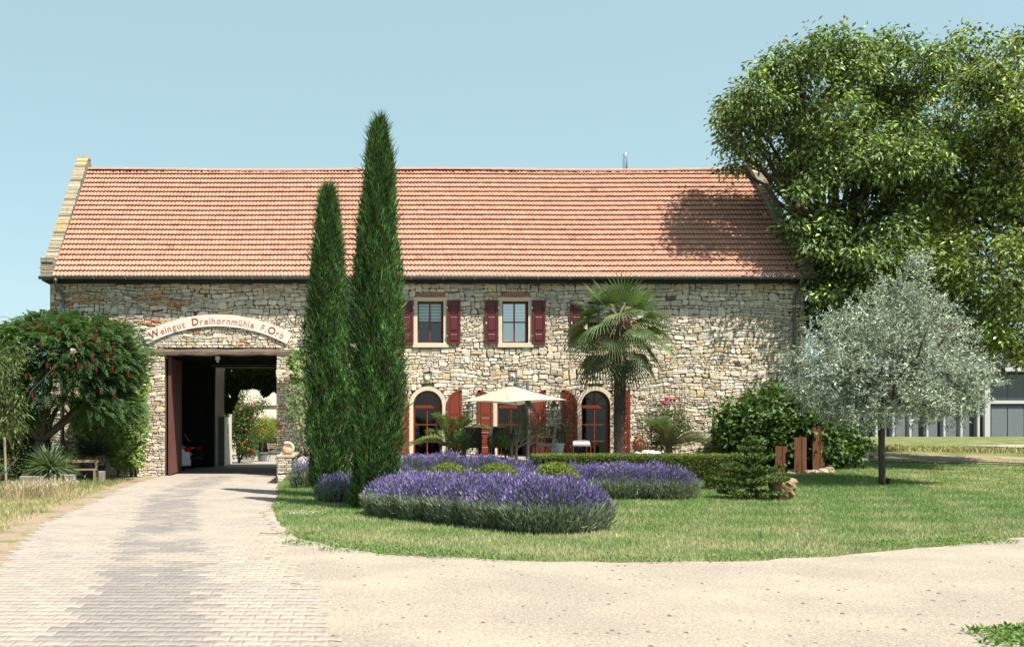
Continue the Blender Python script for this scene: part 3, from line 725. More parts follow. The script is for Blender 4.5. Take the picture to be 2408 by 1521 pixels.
# windows
def ring(mb, x0, x1, z0, z1, w, y0, y1):
    mb.box(x0, x1, y0, y1, z0, z0+w); mb.box(x0, x1, y0, y1, z1-w, z1); mb.box(x0, x0+w, y0, y1, z0+w, z1-w); mb.box(x1-w, x1, y0, y1, z0+w, z1-w)
SHUT = {}
def shutter_panel(mb, x0, x1, z0, z1, y):
    mb.add([(x0,y,z0),(x1,y,z0),(x1,y,z1),(x0,y,z1),(x0+.03,y-.018,z0+.03),(x1-.03,y-.018,z0+.03),(x1-.03,y-.018,z1-.03),(x0+.03,y-.018,z1-.03)],
           [(4,5,6,7),(0,1,5,4),(1,2,6,5),(2,3,7,6),(3,0,4,7)])
def make_shutter(x0, x1, z0, z1, panels, mt, hinge, arch=0):
    "frame with sunk field and raised panels; arch: height of the quarter arch falling towards the hinge side"
    y0, y1 = FY-.115, FY-.075; fw = .075
    if arch:
        w = x1-x0; zs = z1-arch; arc = []
        for k in range(9):
            a = R(90*k/8); arc.append((w*math.sin(a), zs + arch*math.cos(a)))   # from free edge top to hinge side
        out = [(x0, z0), (x1, z0)] + [(x0 + u, zz) for u, zz in arc[::-1]] if hinge > 0 else [(x0, z0), (x1, z0)] + [(x1 - u, zz) for u, zz in arc]
        mb = MB(); mb.prism(out, y0+.022, y1); sh = mb.build('shutter', mt, barn)
        mb = MB()
        mb.box(x0, x0+fw, y0, y0+.021, z0, zs if hinge < 0 else z1-.02); mb.box(x1-fw, x1, y0, y0+.021, z0, z1-.02 if hinge < 0 else zs)
        ar = []
        for (u, zz) in arc: ar.append((x0+u, zz) if hinge > 0 else (x1-u, zz))
        cxh = x0 if hinge > 0 else x1; inn = [(cxh + (x-cxh)*(1-fw/w), zs + (zz-zs)*(1-fw/arch)) for x, zz in ar]
        for (a, b, c_, d_) in zip(ar[:-1], ar[1:], inn[1:], inn[:-1]):
            q = [a, b, c_, d_]; q = q if hinge < 0 else q
            area = sum(q[i][0]*q[(i+1)%4][1]-q[(i+1)%4][0]*q[i][1] for i in range(4))
            mb.prism(q if area > 0 else q[::-1], y0, y0+.021)
    else:
        mb = MB(); mb.box(x0, x1, y0+.022, y1, z0, z1); sh = mb.build('shutter', mt, barn); mb = MB()
        mb.box(x0, x0+fw, y0, y0+.021, z0, z1); mb.box(x1-fw, x1, y0, y0+.021, z0, z1); mb.box(x0+fw, x1-fw, y0, y0+.021, z1-.05, z1)
    zz = z0; mb.box(x0+fw, x1-fw, y0, y0+.021, z0, z0+.07); zz = z0+.07
    for i, ph_ in enumerate(panels):
        last = i == len(panels)-1
        pm = MB()
        if not (arch and last): shutter_panel(pm, x0+fw+.012, x1-fw-.012, zz+.012, zz+ph_-.012, y0+.021)
        else:
            w = x1-x0-2*fw-.03; aa = arch-.12; bz = z1-arch; cx_ = x0+fw+.015 if hinge > 0 else x1-fw-.015; s_ = 1 if hinge > 0 else -1
            pts = [(cx_, zz+.015), (cx_ + s_*w, zz+.015)] + [(cx_ + s_*w*math.sin(R(a)), bz + aa*math.cos(R(a))) for a in (90, 72, 54, 36, 18, 0)]
            if s_ < 0: pts = pts[::-1]
            pm.prism(pts, y0+.006, y0+.0215)
        pm.build('panel', mt, sh)
        zz += ph_
        if not last: mb.box(x0+fw, x1-fw, y0, y0+.021, zz, zz+.06); zz += .06
    mb.build('shutter_frame', mt, sh)
    xh = x0 if hinge > 0 else x1; s = 1 if hinge > 0 else -1
    pm = MB()
    xf = x1 if hinge < 0 else x0
    xh = x1 if (hinge < 0 and arch) or (not arch and hinge < 0) else x0
    for z in (z0+.25, (z1-arch if arch else z1)-.25):
        pm.box(min(HX(x0,x1,hinge), HX(x0,x1,hinge)+s*0)-.02, HX(x0,x1,hinge)+.02, y0-.012, y0+.03, z-.02, z+.02)
    pm.build('hinge', M['steel'], sh)
    pm = MB(); fx = x0 if HX(x0,x1,hinge) == x1 else x1; zm = z0 + (z1-z0)*.48; pm.box(fx-.015, fx+.05 if fx == x1 else fx+.03, y0-.03, y0-.002, zm-.05, zm+.03) if fx == x1 else pm.box(fx+.02, fx+.06, y0-.02, y0-.002, zm-.05, zm+.03)
    pm.build('catch', M['white'], sh)
def HX(x0, x1, hinge): return x1 if hinge > 0 else x0     # hinge > 0: door lies to the right of this shutter
for i, wx in enumerate(winX):
    if i == 0: sh_sides = (1,)
    mb = MB(); ring(mb, wx-WW, wx+WW, WZ0, WZ1, .06, FY+.13, FY+.20); mb.box(wx-.022, wx+.022, FY+.135, FY+.195, WZ0+.06, WZ1-.06); zt = (WZ0+WZ1)/2+.02
    mb.box(wx-WW+.06, wx-.022, FY+.137, FY+.193, zt-.02, zt+.02); mb.box(wx+.022, wx+WW-.06, FY+.137, FY+.193, zt-.02, zt+.02)
    win = mb.build('window', M['frame_red'], barn)
    for sx in (-1, 1):
        for za, zb in ((WZ0+.06, zt-.02), (zt+.02, WZ1-.06)):
            a, b = sorted((wx+sx*.022, wx+sx*(WW-.06))); mb = MB(); mb.box(a, b, FY+.162, FY+.168, za, zb); mb.build('pane', M['glass_sky' if i == 2 else 'glass'], win)
    mb = MB()
    nb = 6
    for k in range(nb):
        z = zt + (WZ1-.06-zt)*k/nb; mb.box(wx-WW+.06, wx+WW-.06, FY+.185, FY+.19, z+.016, z+(WZ1-.06-zt)/nb)
    mb.build('blind', M['blind'], win)
    if i == 2: mb = MB(); mb.box(wx-WW+.06, wx+WW-.06, FY+.26, FY+.27, WZ0+.06, zt); mb.build('sky_reflection', M['blind'], win)  # pale sheet behind the lower panes stands in for reflected sky
    mb = MB(); mb.bevbox(wx-WW-.16, wx+WW+.16, FY-.10, FY+.12, WZ0-.15, WZ0-.002, .012); mb.build('sill', M['surround'], win)
    mb = MB(); mb.box(wx-WW-.13, wx-WW, FY-.06, FY+.13, WZ0, WZ1); mb.box(wx+WW, wx+WW+.13, FY-.06, FY+.13, WZ0, WZ1); mb.bevbox(wx-WW-.16, wx+WW+.16, FY-.065, FY+.13, WZ1+.001, WZ1+.14, .008)
    mb.build('surround', M['surround'], win)
    sw = .44
    make_shutter(wx-WW-.13-sw, wx-WW-.13, WZ0-.02, WZ1+.03, [.27, .50, .29], M['maroon'], 1) if i else None
    make_shutter(wx+WW+.11, wx+WW+.11+sw, WZ0-.02, WZ1+.03, [.27, .50, .29], M['maroon'], -1)
# arched doors
for i, dx in enumerate(doorX):
    y0, y1 = FY+.12, FY+.19; mb = MB(); zt = ZF(955); zb = DZ0
    mb.box(dx-DW, dx-DW+.07, y0, y1, zb, DSP); mb.box(dx+DW-.07, dx+DW, y0, y1, zb, DSP)
    mb.box(dx-DW+.07, dx+DW-.07, y0-.02, y1, zt-.05, zt+.05); mb.box(dx-.02, dx+.02, y0+.004, y1-.004, zb, zt-.05)
    for z in (ZF(997), ZF(1036)): mb.box(dx-DW+.07, dx-.02, y0+.005, y1-.005, z-.018, z+.018); mb.box(dx+.02, dx+DW-.07, y0+.005, y1-.005, z-.018, z+.018)
    arc = [(math.sin(R(a)), math.cos(R(a))) for a in range(-90, 91, 10)]
    for (s0, c0), (s1, c1) in zip(arc[:-1], arc[1:]):
        mb.prism([(dx+(DR-.06)*s0, DSP+(DR-.06)*c0), (dx+(DR-.06)*s1, DSP+(DR-.06)*c1), (dx+DR*s1, DSP+DR*c1), (dx+DR*s0, DSP+DR*c0)], y0, y1)
    for a in (-45, 0, 45): mb.bar((dx, y0+.03, zt+.05), (dx+(DR-.05)*math.sin(R(a)), y0+.03, DSP+(DR-.05)*math.cos(R(a))), .035, .05, up=(0,1,0))
    dr = mb.build('arched_door', M['frame_red'], barn)
    zs_ = [zb, ZF(1036)-.018, ZF(1036)+.018, ZF(997)-.018, ZF(997)+.018, zt-.05]
    for sx in (-1, 1):
        for k in (0, 2, 4):
            a, b = sorted((dx+sx*.02, dx+sx*(DW-.07))); mb = MB(); mb.box(a, b, y0+.032, y0+.038, zs_[k], zs_[k+1]); mb.build('pane', M['glass_dark'], dr)
    mb = MB(); mb.prism([(dx-DR+.05, zt+.05)] + [(dx+DR-.05, zt+.05)] + [(dx+(DR-.05)*math.sin(R(a)), DSP+(DR-.05)*math.cos(R(a))) for a in range(85, -86, -10)], y0+.032, y0+.038); mb.build('fan_light', M['glass_dark'], dr)
    mb = MB()
    for s in (-1, 1): a, b = sorted((dx+s*DW, dx+s*(DW+.135))); mb.bevbox(a, b, FY-.06, FY+.12, zb-.1, DSP, .008)
    Ro = DR+.135
    for (s0, c0), (s1, c1) in zip(arc[:-1], arc[1:]):
        mb.prism([(dx+DR*s0, DSP+DR*c0), (dx+DR*s1, DSP+DR*c1), (dx+Ro*s1, DSP+Ro*c1), (dx+Ro*s0, DSP+Ro*c0)], FY-.06, FY+.12)
    mb.build('surround', M['surround'], dr)
    sw = .49; g = .15
    if i: make_shutter(dx-DW-g-sw, dx-DW-g, zb, DSP+.49, [.26, .42, .42, .62], M['redwood'], 1, .47)
    make_shutter(dx+DW+g, dx+DW+g+sw, zb, DSP+.49, [.26, .42, .42, .62], M['redwood'], -1, .47)
# dark rooms behind the windows and doors
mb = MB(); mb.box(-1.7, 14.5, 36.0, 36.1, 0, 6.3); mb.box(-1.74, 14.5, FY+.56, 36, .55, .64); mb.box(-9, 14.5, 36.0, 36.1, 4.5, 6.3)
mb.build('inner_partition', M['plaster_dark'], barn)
# round vents in square sandstone plates
for c, zc in OCULI:
    mb = MB(); mb.bevbox(c-.125, c+.125, FY-.04, FY+.02, zc-.13, zc+.13, .01); ov = mb.build('vent_plate', M['concrete'], barn)
    mb = MB(); v = []; n = 16
    mb.tube([(c, FY-.04, zc), (c, FY-.10, zc)], [.085, .075], 16); mb.build('vent_cap', M['cream'], ov)
# gate leaf, opened inwards
mb = MB(); mb.box(-5.70, -5.655, 32.75, 34.75, .04, 3.9); gd = mb.build('gate_leaf', M['gatewood'], barn)
gm = [MB().box(0, .02, 0, .085, 0, 1).mesh('plank')]
gm[0].materials.append(M['gatewood'])
for k in range(34):       # diagonal boards on the face towards the passage
    s = -1.9 + k*.17; pts = []
    # board as a slanted parallelogram clipped to the leaf
    za, zb2 = .06 + s*1.0, .06 + s + 2.0*1.35
    def clip(zv0, zv1):
        q = [(32.8, zv0), (34.7, zv1), (34.7, zv1+.15), (32.8, zv0+.15)]
        return q
    q = clip(.06 + k*.17 - 2.5, .06 + k*.17); q2 = []
    lo, hi = .06, 3.88
    def cut(poly, f):
        out = []
        for i in range(len(poly)):
            a, b = poly[i], poly[(i+1) % len(poly)]; fa, fb = f(a), f(b)
            if fa >= 0: out.append(a)
            if (fa >= 0) != (fb >= 0): t = fa/(fa-fb); out.append((a[0]+(b[0]-a[0])*t, a[1]+(b[1]-a[1])*t))
        return out
    q = cut(q, lambda p: p[1]-lo); q = cut(q, lambda p: hi-p[1]) if len(q) > 2 else q
    if len(q) < 3: continue
    mb = MB(); n = len(q); c = .9
    mb.add([(-5.655, a, b) for a, b in q] + [(-5.632, a, b) for a, b in q], [tuple(range(n-1, -1, -1)), tuple(range(n, 2*n))] + [(i, (i+1)%n, (i+1)%n+n, i+n) for i in range(n)])
    mb.build('plank', M['gatewood'], gd)
mb = MB(); mb.box(-5.72, -5.61, 34.70, 34.80, .03, 3.92); mb.box(-5.72, -5.62, 32.70, 32.79, .03, 3.92); mb.build('gate_frame', M['gatewood'], gd)
# rear door leaf, grey
x0r, y0r = U(513, 0, 40.9)[0], 40.9; x1r, y1r = U(527, 0, 41.0)[0], 41.0
mb = MB(); mb.box(-5.12, -4.86, 41.03, 41.09, .02, 2.05); rd = mb.build('rear_door_leaf', M['greywood'], barn)
for k in range(3): mb = MB(); mb.box(-5.11+k*.083, -5.035+k*.083, 41.0, 41.029, .04, 2.03); mb.build('plank', M['greywood'], rd)
# lamp under the lintel
mb = MB(); p = U(879, 833, 32.8); p = (U(513, 838, 32.8)); mb.box(p[0]-.07, p[0]+.07, 32.62, 32.74, 3.80, 3.92); mb.lathe([(.035, -.06), (.05, 0)], p[0], 32.68, 3.78, 8); mb.build('passage_lamp', M['white'], barn)
# small box on the wall at the left corner
mb = MB(); mb.box(XF(122), XF(129), FY-.09, FY-.04, ZF(704), ZF(694)); mb.build('sensor_box', M['white'], barn)
# wrought lanterns
def lantern(x, z):
    t = thing('wall_lantern', (x, FY-.06, z), 'x', 'lantern', 'wrought iron lanterns between the arched doors')
    o = t
    mb = MB(); mb.box(x-.03, x+.03, FY-.09, FY-.05, z+.1, z+.3); mb.bar((x, FY-.07, z+.26), (x, FY-.25, z+.36), .02); mb.bar((x, FY-.25, z+.36), (x, FY-.25, z+.22), .015); mb.build('bracket', M['black'], t)
    mb = MB(); c = FY-.25
    for sx in (-1, 1):
        for sy in (-1, 1): mb.bar((x+sx*.085, c+sy*.085, z-.25), (x+sx*.085, c+sy*.085, z+.12), .014)
    for zz in (-.25, -.06, .12):
        for s in (-1, 1): mb.bar((x-.09, c+s*.085, z+zz), (x+.09, c+s*.085, z+zz), .014); mb.bar((x+s*.085, c-.09, z+zz), (x+s*.085, c+.09, z+zz), .014)
    mb.add([(x-.13, c-.13, z+.12), (x+.13, c-.13, z+.12), (x+.13, c+.13, z+.12), (x-.13, c+.13, z+.12), (x, c, z+.23)], [(0,1,4),(1,2,4),(2,3,4),(3,0,4),(3,2,1,0)]); mb.build('cage', M['black'], t)
    mb = MB(); mb.box(x-.07, x+.07, c-.07, c+.07, z-.23, z+.11); mb.build('pane', M['glass'], t)
    mb = MB(); mb.lathe([(.02, -.2), (.025, 0), (.012, .06)], x, c, z, 8); mb.build('candle', M['cream'], t)
    return t
l1 = lantern(XF(1103), ZF(962)); l1['label'] = 'black iron lantern on the wall between the first two arched doors'
l2 = lantern(XF(1301), ZF(962)); l2['label'] = 'black iron lantern on the wall beside the parasol\'s right tip'
# ============================================================ THE SIGN
cxs, czs = XF(511), ZF(1109); Ro, Ri = 370*32.5/F, 342*32.5/F
sign = thing('sign_board', (cxs, FY-.06, ZF(750)), 'curved cream sign board with red lettering above the gateway', 'sign')
mb = MB(); aa = np.linspace(-28.6, 28.6, 30)
def pt(a, r): return (cxs + r*math.sin(R(a)), czs + r*math.cos(R(a)))
for a0, a1 in zip(aa[:-1], aa[1:]): mb.prism([pt(a0, Ri), pt(a1, Ri), pt(a1, Ro), pt(a0, Ro)], FY-.105, FY-.075)
mb.build('board', M['signboard'], sign)
TEXT = 'Weingut Dreihornmühle F.Orb'; big = {0, 8, 24}
def letter_mesh(ch, size):
    c = bpy.data.curves.new('letter', 'FONT'); c.body = ch; c.size = size; c.extrude = .006; c.offset = .0008; c.resolution_u = 3
    o = bpy.data.objects.new('letter', c); me = bpy.data.meshes.new_from_object(o); bpy.data.objects.remove(o); bpy.data.curves.remove(c); return me
items = []
for i, ch in enumerate(TEXT):
    if ch == ' ': items.append((None, .15 if i < 10 else .14, i)); continue
    me = letter_mesh(ch, .325 if i in big else .285); xs_ = [v.co.x for v in me.vertices]; w = max(xs_)-min(xs_)
    for v in me.vertices: v.co.x -= (max(xs_)+min(xs_))/2
    items.append((me, w, i))
rb = 348.5*32.5/F; total = R(26.2+26.4)*rb; wsum = sum(w for _, w, _ in items); gap = (total-wsum)/(len(items)-1)
s = -R(26.4)*rb
for me, w, i in items:
    if me is not None:
        a = (s+w/2)/rb; o = link('letter', me, sign, M['let_dark'] if i in big else M['let_pale'])
        x, z = cxs + rb*math.sin(a), czs + rb*math.cos(a)
        o.location = Vector((x, FY-.110, z)) - Vector(WL[sign.name]); o.rotation_euler = (R(90), a, 0)
        o.rotation_mode = 'XYZ'
        o.matrix_local = Matrix.Translation(Vector((x, FY-.110, z)) - Vector(WL[sign.name])) @ Matrix.Rotation(a, 4, 'Y') @ Matrix.Rotation(R(90), 4, 'X')
    s += w + gap
# ============================================================ TREES AND PLANTS
def branch_obj(parent, specs, mt, name='trunk', n=8):
    mb = MB()
    for a, b, r0, r1, seg, wig in specs: branchy(mb, a, b, r0, r1, seg, wig, n)
    return mb.build(name, mt, parent, smooth=True)
def leaf_obj(name, geo, mt, parent, **k):
    V, Fc, C = geo; return fbuild(name, V, Fc, C, mt, parent, **k)
def ellip(mb, c, r, n=10, m=6, jit=.12):
    v = []; 
    for i in range(m+1):
        ph_ = math.pi*i/m
        for k in range(n):
            a = 2*math.pi*k/n; q = 1 + random.uniform(-jit, jit)
            v.append((c[0]+r[0]*q*math.sin(ph_)*math.cos(a), c[1]+r[1]*q*math.sin(ph_)*math.sin(a), c[2]+r[2]*q*math.cos(ph_)))
    f = [(i*n+k, (i+1)*n+k, (i+1)*n+(k+1)%n, i*n+(k+1)%n) for i in range(m) for k in range(n)]
    mb.add(v, f)
# ---- walnut tree right of the barn
def walnut(name_label, base, lobes_px, Y, dens, per, fork, col, gap=-.42):
    t = thing('walnut_tree', base, name_label, 'tree', 'tall walnut trees beyond the right end of the barn')
    lobes = []
    for cx, cy, rx, ry in lobes_px:
        dy = random.uniform(-1.8, 1.6) if Y > 32 else random.uniform(-1.0, 5.5); k = (Y+dy)/F; rx *= .93; ry *= .93
        lobes.append(((cx-805)*k, Y+dy, 1.5-(cy-1010)*k, rx*k, (rx+ry)/2*k*1.45, ry*k))
    cl = clusters_in(lobes, dens, .5, gap, 1.35)
    geo = foliage(cl, int(per*.72), .19, .20, .085, col, .6, .30, droop=.55, up=.5, flat=.7)
    leaf_obj('crown', geo, M['leaf'], t, kind='stuff')
    sp = []; mb = MB(); f = Vector(fork)
    branchy(mb, base, f, .36, .26, 6, .05, 10)
    for lb in lobes:
        c = Vector(lb[:3]); mid = f.lerp(c, .5) + Vector((0, 0, .5))
        branchy(mb, f + Vector((0, 0, random.uniform(-.3, .6))), mid, .13, .08, 5, .12, 7); branchy(mb, mid, c, .08, .03, 4, .15, 6)
        for _ in range(7):
            d = Vector(rdir(1)[0]); e = c + Vector((d.x*lb[3], d.y*lb[4], d.z*lb[5])) * .62; branchy(mb, mid.lerp(c, random.uniform(.3, 1)), e, .04, .012, 4, .2, 4)
    mb.build('trunk', M['bark'], t, smooth=True); return t
W1 = [(1745,300,62,60),(1735,250,50,50),(1790,205,75,75),(1870,150,85,72),(1950,120,70,55),(2000,180,85,75),(2075,130,72,58),(2150,175,70,78),(1755,365,36,36),(1720,330,40,30),
      (1930,290,95,85),(2060,310,95,85),(1890,410,62,70),(2000,450,105,95),(1935,560,62,75),(2060,600,110,90),(1950,680,55,75),(2030,740,80,75),(1870,470,38,36),(1905,620,30,60),(2130,420,90,90),(1990,800,60,60),(2110,520,80,80)]
W1 += [(1735,385,38,22),(1850,400,45,50),(1880,520,45,50),(1890,330,60,60),(2010,640,70,80),(1930,740,38,60),(1960,640,60,60),(2100,680,90,80),(2080,780,80,60),(2060,380,90,80),(2160,380,80,80),(2110,230,70,60),(1840,250,70,70)]
W2 = [(2255,140,75,75),(2335,170,62,75),(2390,110,45,60),(2200,270,80,75),(2330,320,80,100),(2230,400,85,85),(2340,480,90,90),(2200,560,100,90),(2320,620,100,90),(2160,680,80,80),(2260,730,90,80),(2360,760,75,75),(2450,250,90,150),(2450,500,90,140),(2400,830,45,38),(2450,700,80,90),(2180,620,80,80),(2290,790,90,60),(2380,840,60,50),(2180,760,70,60),(2260,310,80,80),(2390,270,60,90),(2420,400,70,90),(2300,460,90,80),(2210,480,80,80)]
walnut('tall dark walnut tree whose leaves overhang the barn\'s right roof end', (16.9, 33.4, G(16.9, 33.4)-.1), W1, 32.8, 66, 52, (16.6, 33.2, 6.3), (.11,.155,.055), -.10)
walnut('tall walnut tree cut off by the photo\'s right edge, with low hanging yellowish leaves', (24.2, 31.5, G(24.2, 31.5)-.1), W2, 30.6, 64, 48, (23.2, 31, 5.5), (.13,.17,.052), -.10)
# ---- silver-leaved pear
bx, by = 14.1, 26.0; bz = G(bx, by)
t = thing('silver_pear_tree', (bx, by, bz), 'small rounded tree with silvery grey leaves standing alone on the lawn', 'tree')
k = by/F
SP = [(2090,870,170,95),(1960,880,120,90),(2220,880,120,85),(2110,780,150,90),(2010,800,120,80),(2200,790,110,80),(2130,710,95,70),(2160,660,50,45),(1890,900,60,50),(2265,905,45,50),(2100,940,190,60),(2145,635,22,28),(1905,850,50,35),(2260,850,40,35),(2000,960,90,40),(2220,950,90,45)]
lobes = [((cx-805)*k, by+random.uniform(-.5,.5), 1.5-(cy-1010)*k, rx*k, max(rx, ry)*k*.95, ry*k) for cx, cy, rx, ry in SP]
cl = clusters_in(lobes, 400, .35, -.22, 1.9)
n_ = len(cl)
P = np.repeat(cl, 15, 0); tw = np.repeat(unit(rdir(n_)*.8 + unit(cl - np.array([bx, by, 3.0]))*.7 + [0, 0, .05]), 15, 0)
s_ = rng.random((len(P), 1)); P = P + tw*s_*.34 + rng.normal(size=P.shape)*.02
D = tw*.5 + rdir(len(P))*.8
geo = leafgeo(P, D, rdir(len(P)) + [0, 0, .6], rng.uniform(.06, .12, len(P)), rng.uniform(.018, .032, len(P)), colvar((.29,.33,.255), len(P), .55, .15, (1.1, 1.05, .8)))
leaf_obj('crown', geo, M['silver'], t, kind='stuff')
mb = MB(); branchy(mb, (bx, by, bz-.05), (bx-.02, by, bz+1.75), .085, .075, 6, .03, 10)
for i in range(9):
    a = 2*math.pi*i/9; b = Vector((bx + math.cos(a)*random.uniform(1, 2.1), by + math.sin(a)*1.6, random.uniform(2.6, 4.4))); p = branchy(mb, (bx, by, bz+1.7), b, .05, .015, 6, .15, 6)
    for _ in range(3): e = Vector(p[3]) + Vector((random.gauss(0, .5), random.gauss(0, .5), random.uniform(.2, .9))); branchy(mb, p[3], e, .018, .006, 4, .2, 4)
mb.build('trunk', M['bark'], t, smooth=True)
# ---- cypresses
def cypress(x, y, zt, prof, n, label, lean=0):
    z0 = G(x, y); H = zt - z0
    t = thing('cypress', (x, y, z0), label, 'cypress', 'slim columnar cypresses beside the driveway')
    hs2 = np.array([p[0] for p in prof]); rs = np.array([p[1] for p in prof]); xo = np.array([p[2] for p in prof])
    u = rng.random(n) ** .92; a = rng.random(n)*2*np.pi; z = u*H
    lump = .10*np.sin(a*3+z*1.3) + .08*np.sin(a*7+z*2.9+1) + .07*np.sin(a*5-z*5.1) + .05*np.sin(a*11+z*9)
    fl = np.clip(np.sin(a*2+z*.9+1.5)*np.sin(z*4.1+a*3)-.55, 0, 1)*.55; r = np.interp(u, hs2, rs) * (1 + lump + fl) * (1 - .35*rng.random(n)**2)
    ox = np.interp(u, hs2, xo)
    P = np.column_stack([x + ox + r*np.cos(a), y + r*np.sin(a), z0 + z])
    out = np.column_stack([np.cos(a), np.sin(a), np.zeros(n)])
    D = out*.42 + np.array([0, 0, 1.0]) + rng.normal(size=(n, 3))*.30
    tone = np.exp(.30*np.sin(a*4+z*2.1)*np.sin(z*3.3+a*2) + .35*np.sin(a*9+z*1.1)*np.sin(z*7.3+a*5) + rng.normal(0, .38, n))[:, None]
    yel = np.clip(rng.normal(.1, .25, (n, 1)), 0, .8)
    br = (rng.random((n, 1)) < .03)*1.; C = br*np.array([.14,.09,.04]) + (1-br)*(np.array([.048,.115,.036])*(1-yel) + np.array([.15,.20,.045])*yel) * tone
    L = np.where(rng.random(n) < .14, .27, .12)*rng.uniform(.7, 1.3, n)
    leaf_obj('crown', leafgeo(P, D, out + rdir(n)*.7, L, .017, C, .3), M['leaf_dull'], t, kind='stuff')
    mb = MB(); v = []; nn = 14; m = 22
    for i in range(m+1):
        uu = i/m*.97; rr = np.interp(uu, hs2, rs)*.74; zz = z0 + uu*H
        for kk in range(nn):
            aa_ = 2*math.pi*kk/nn; lm = .10*math.sin(aa_*3+uu*H*1.3) + .08*math.sin(aa_*7+uu*H*2.9+1); v.append((x + np.interp(uu, hs2, xo) + rr*(1+lm)*math.cos(aa_), y + rr*(1+lm)*math.sin(aa_), zz))
    f = [(i*nn+kk, i*nn+(kk+1)%nn, (i+1)*nn+(kk+1)%nn, (i+1)*nn+kk) for i in range(m) for kk in range(nn)]
    mb.add(v, f); mb.build('inner_twigs', M['core'], t)
    mb = MB(); mb.tube([(x+xo[0], y, z0-.05), (x+xo[1], y, z0+.6)], .07, 8); mb.build('trunk', M['bark'], t)
C1 = [(0,.14,-.30),(.035,.26,-.22),(.09,.38,-.06),(.16,.43,-.0),(.3,.46,.01),(.5,.45,.02),(.62,.40,.0),(.75,.30,-.0),(.82,.26,.03),(.9,.20,.03),(.96,.12,.04),(1,.02,.05)]
cypress(.66, 18.98, 7.34, C1, 34000, 'taller nearer cypress standing at the left tip of the front lavender mound')
C2 = [(0,.25,.02),(.05,.42,.02),(.15,.47,.02),(.3,.48,.0),(.5,.45,-.02),(.7,.37,-.02),(.85,.26,-.02),(.93,.19,-.02),(.98,.11,0),(1,.03,0)]
cypress(-.31, 22.4, 6.90, C2, 30000, 'shorter cypress with rounded tip between the gateway and the taller cypress')
# ---- sumac
def pinnate(base, dirs, length, pairs, lf, lw, col, arch=.5, vary=.25, vshape=.35, taper=True, slope=.5):
    "compound leaves: base (n,3), dirs (n,3); returns leaflet geometry and midrib paths"
    n = len(base); Ps = []; Ds = []; Ls = []; Cs = []; Ns = []
    up = np.array([0, 0, 1.0]); d = unit(dirs); side = unit(np.cross(d, up + rng.normal(size=(n, 3))*.15))
    cb = colvar(col, n, vary, .3)
    length = np.broadcast_to(length, n)
    for i in range(1, pairs+1):
        u = i/pairs; s = (length*u)[:, None]
        p = base + d*s + up*(-arch*(s**2)/length[:, None])
        tg = unit(d + up*(-2*arch*u))
        nrm = unit(np.cross(side, tg))
        w = (math.sin(math.pi*min(1, .15+.85*u))**.6 if taper else 1)
        for sg in (-1, 1):
            Ps.append(p); Ds.append(unit(side*sg + tg*slope + nrm*vshape + rng.normal(size=(n, 3))*.06)); Ls.append(np.full(n, lf*max(.25, w))*rng.uniform(.85, 1.1, n)); Ns.append(nrm); Cs.append(cb)
    return leafgeo(np.concatenate(Ps), np.concatenate(Ds), np.concatenate(Ns), np.concatenate(Ls), lw, np.concatenate(Cs), .15)
sx, sy = -8.5, 29.6
t = thing('sumac_tree', (sx-.35, sy, 0), 'spreading sumac with feathery leaves and red cones left of the gateway', 'tree')
n_ = 2600
k = sy/F; 
lob = [(170,830,185,85),(60,840,110,80),(255,870,78,70),(110,780,100,40),(200,790,110,38),(20,900,60,70),(150,900,150,60),(270,960,70,35),(60,960,60,30)]
cl = clusters_in([((a-805)*k, sy+random.uniform(-.2,.4), 1.5-(b-1010)*k, c*k, 1.0*(c*k)**.5, d_*k) for a, b, c, d_ in lob], 560, .62)
cl = cl[cl[:, 1] < 32.0]
out = unit(cl - np.array([sx, sy+.3, 2.9])); dirs = out*[1, 1, .35] + rdir(len(cl))*.55 + [0, -.25, .15]
geo = pinnate(cl, dirs, rng.uniform(.38, .6, len(cl)), 9, .125, .04, (.07,.13,.055), .42)
leaf_obj('crown', geo, M['leaf'], t, kind='stuff')
mb = MB()
root = Vector((-8.95, sy, 0)); fk = Vector((-8.95, sy, 1.15)); branchy(mb, root, fk, .24, .19, 5, .04, 10)
for e in [(-7.9,29.6,2.1),(-7.3,29.5,2.5),(-9.8,29.4,2.2),(-8.6,29.3,3.2),(-10.3,29.8,2.9),(-8.2,30.3,3.0),(-6.9,29.9,3.1)]:
    p = branchy(mb, fk, e, .10, .05, 6, .1, 7)
    for _ in range(5): branchy(mb, p[-2], Vector(e) + Vector((random.gauss(0, .6), random.gauss(0, .4), random.uniform(.3, 1.2))), .04, .015, 4, .15, 5)
mb.build('trunk', M['bark'], t, smooth=True)
for fx, fy in [(445,160),(173,218),(297,228),(260,185),(360,262),(445,285),(300,355),(712,245),(718,285),(718,320),(550,315),(605,352),(767,362),(857,380),(830,418),(695,458),(806,472),(400,543),(502,530),(588,517),(638,517),(727,545),(840,537),(190,598),(757,715),(868,745),(340,510),(235,750),(960,575),(165,470)]:
    p = U(fx*.3093, 705.5+fy*.3093-4, 27.5); mb = MB(); mb.lathe([(.012, -.08), (.032, -.03), (.036, .02), (.026, .07), (.006, .13)], p[0], p[1]+random.uniform(0, .25), p[2], 7, (.10,.013,.012)); mb.build('fruit_cone', M['flower'], t)
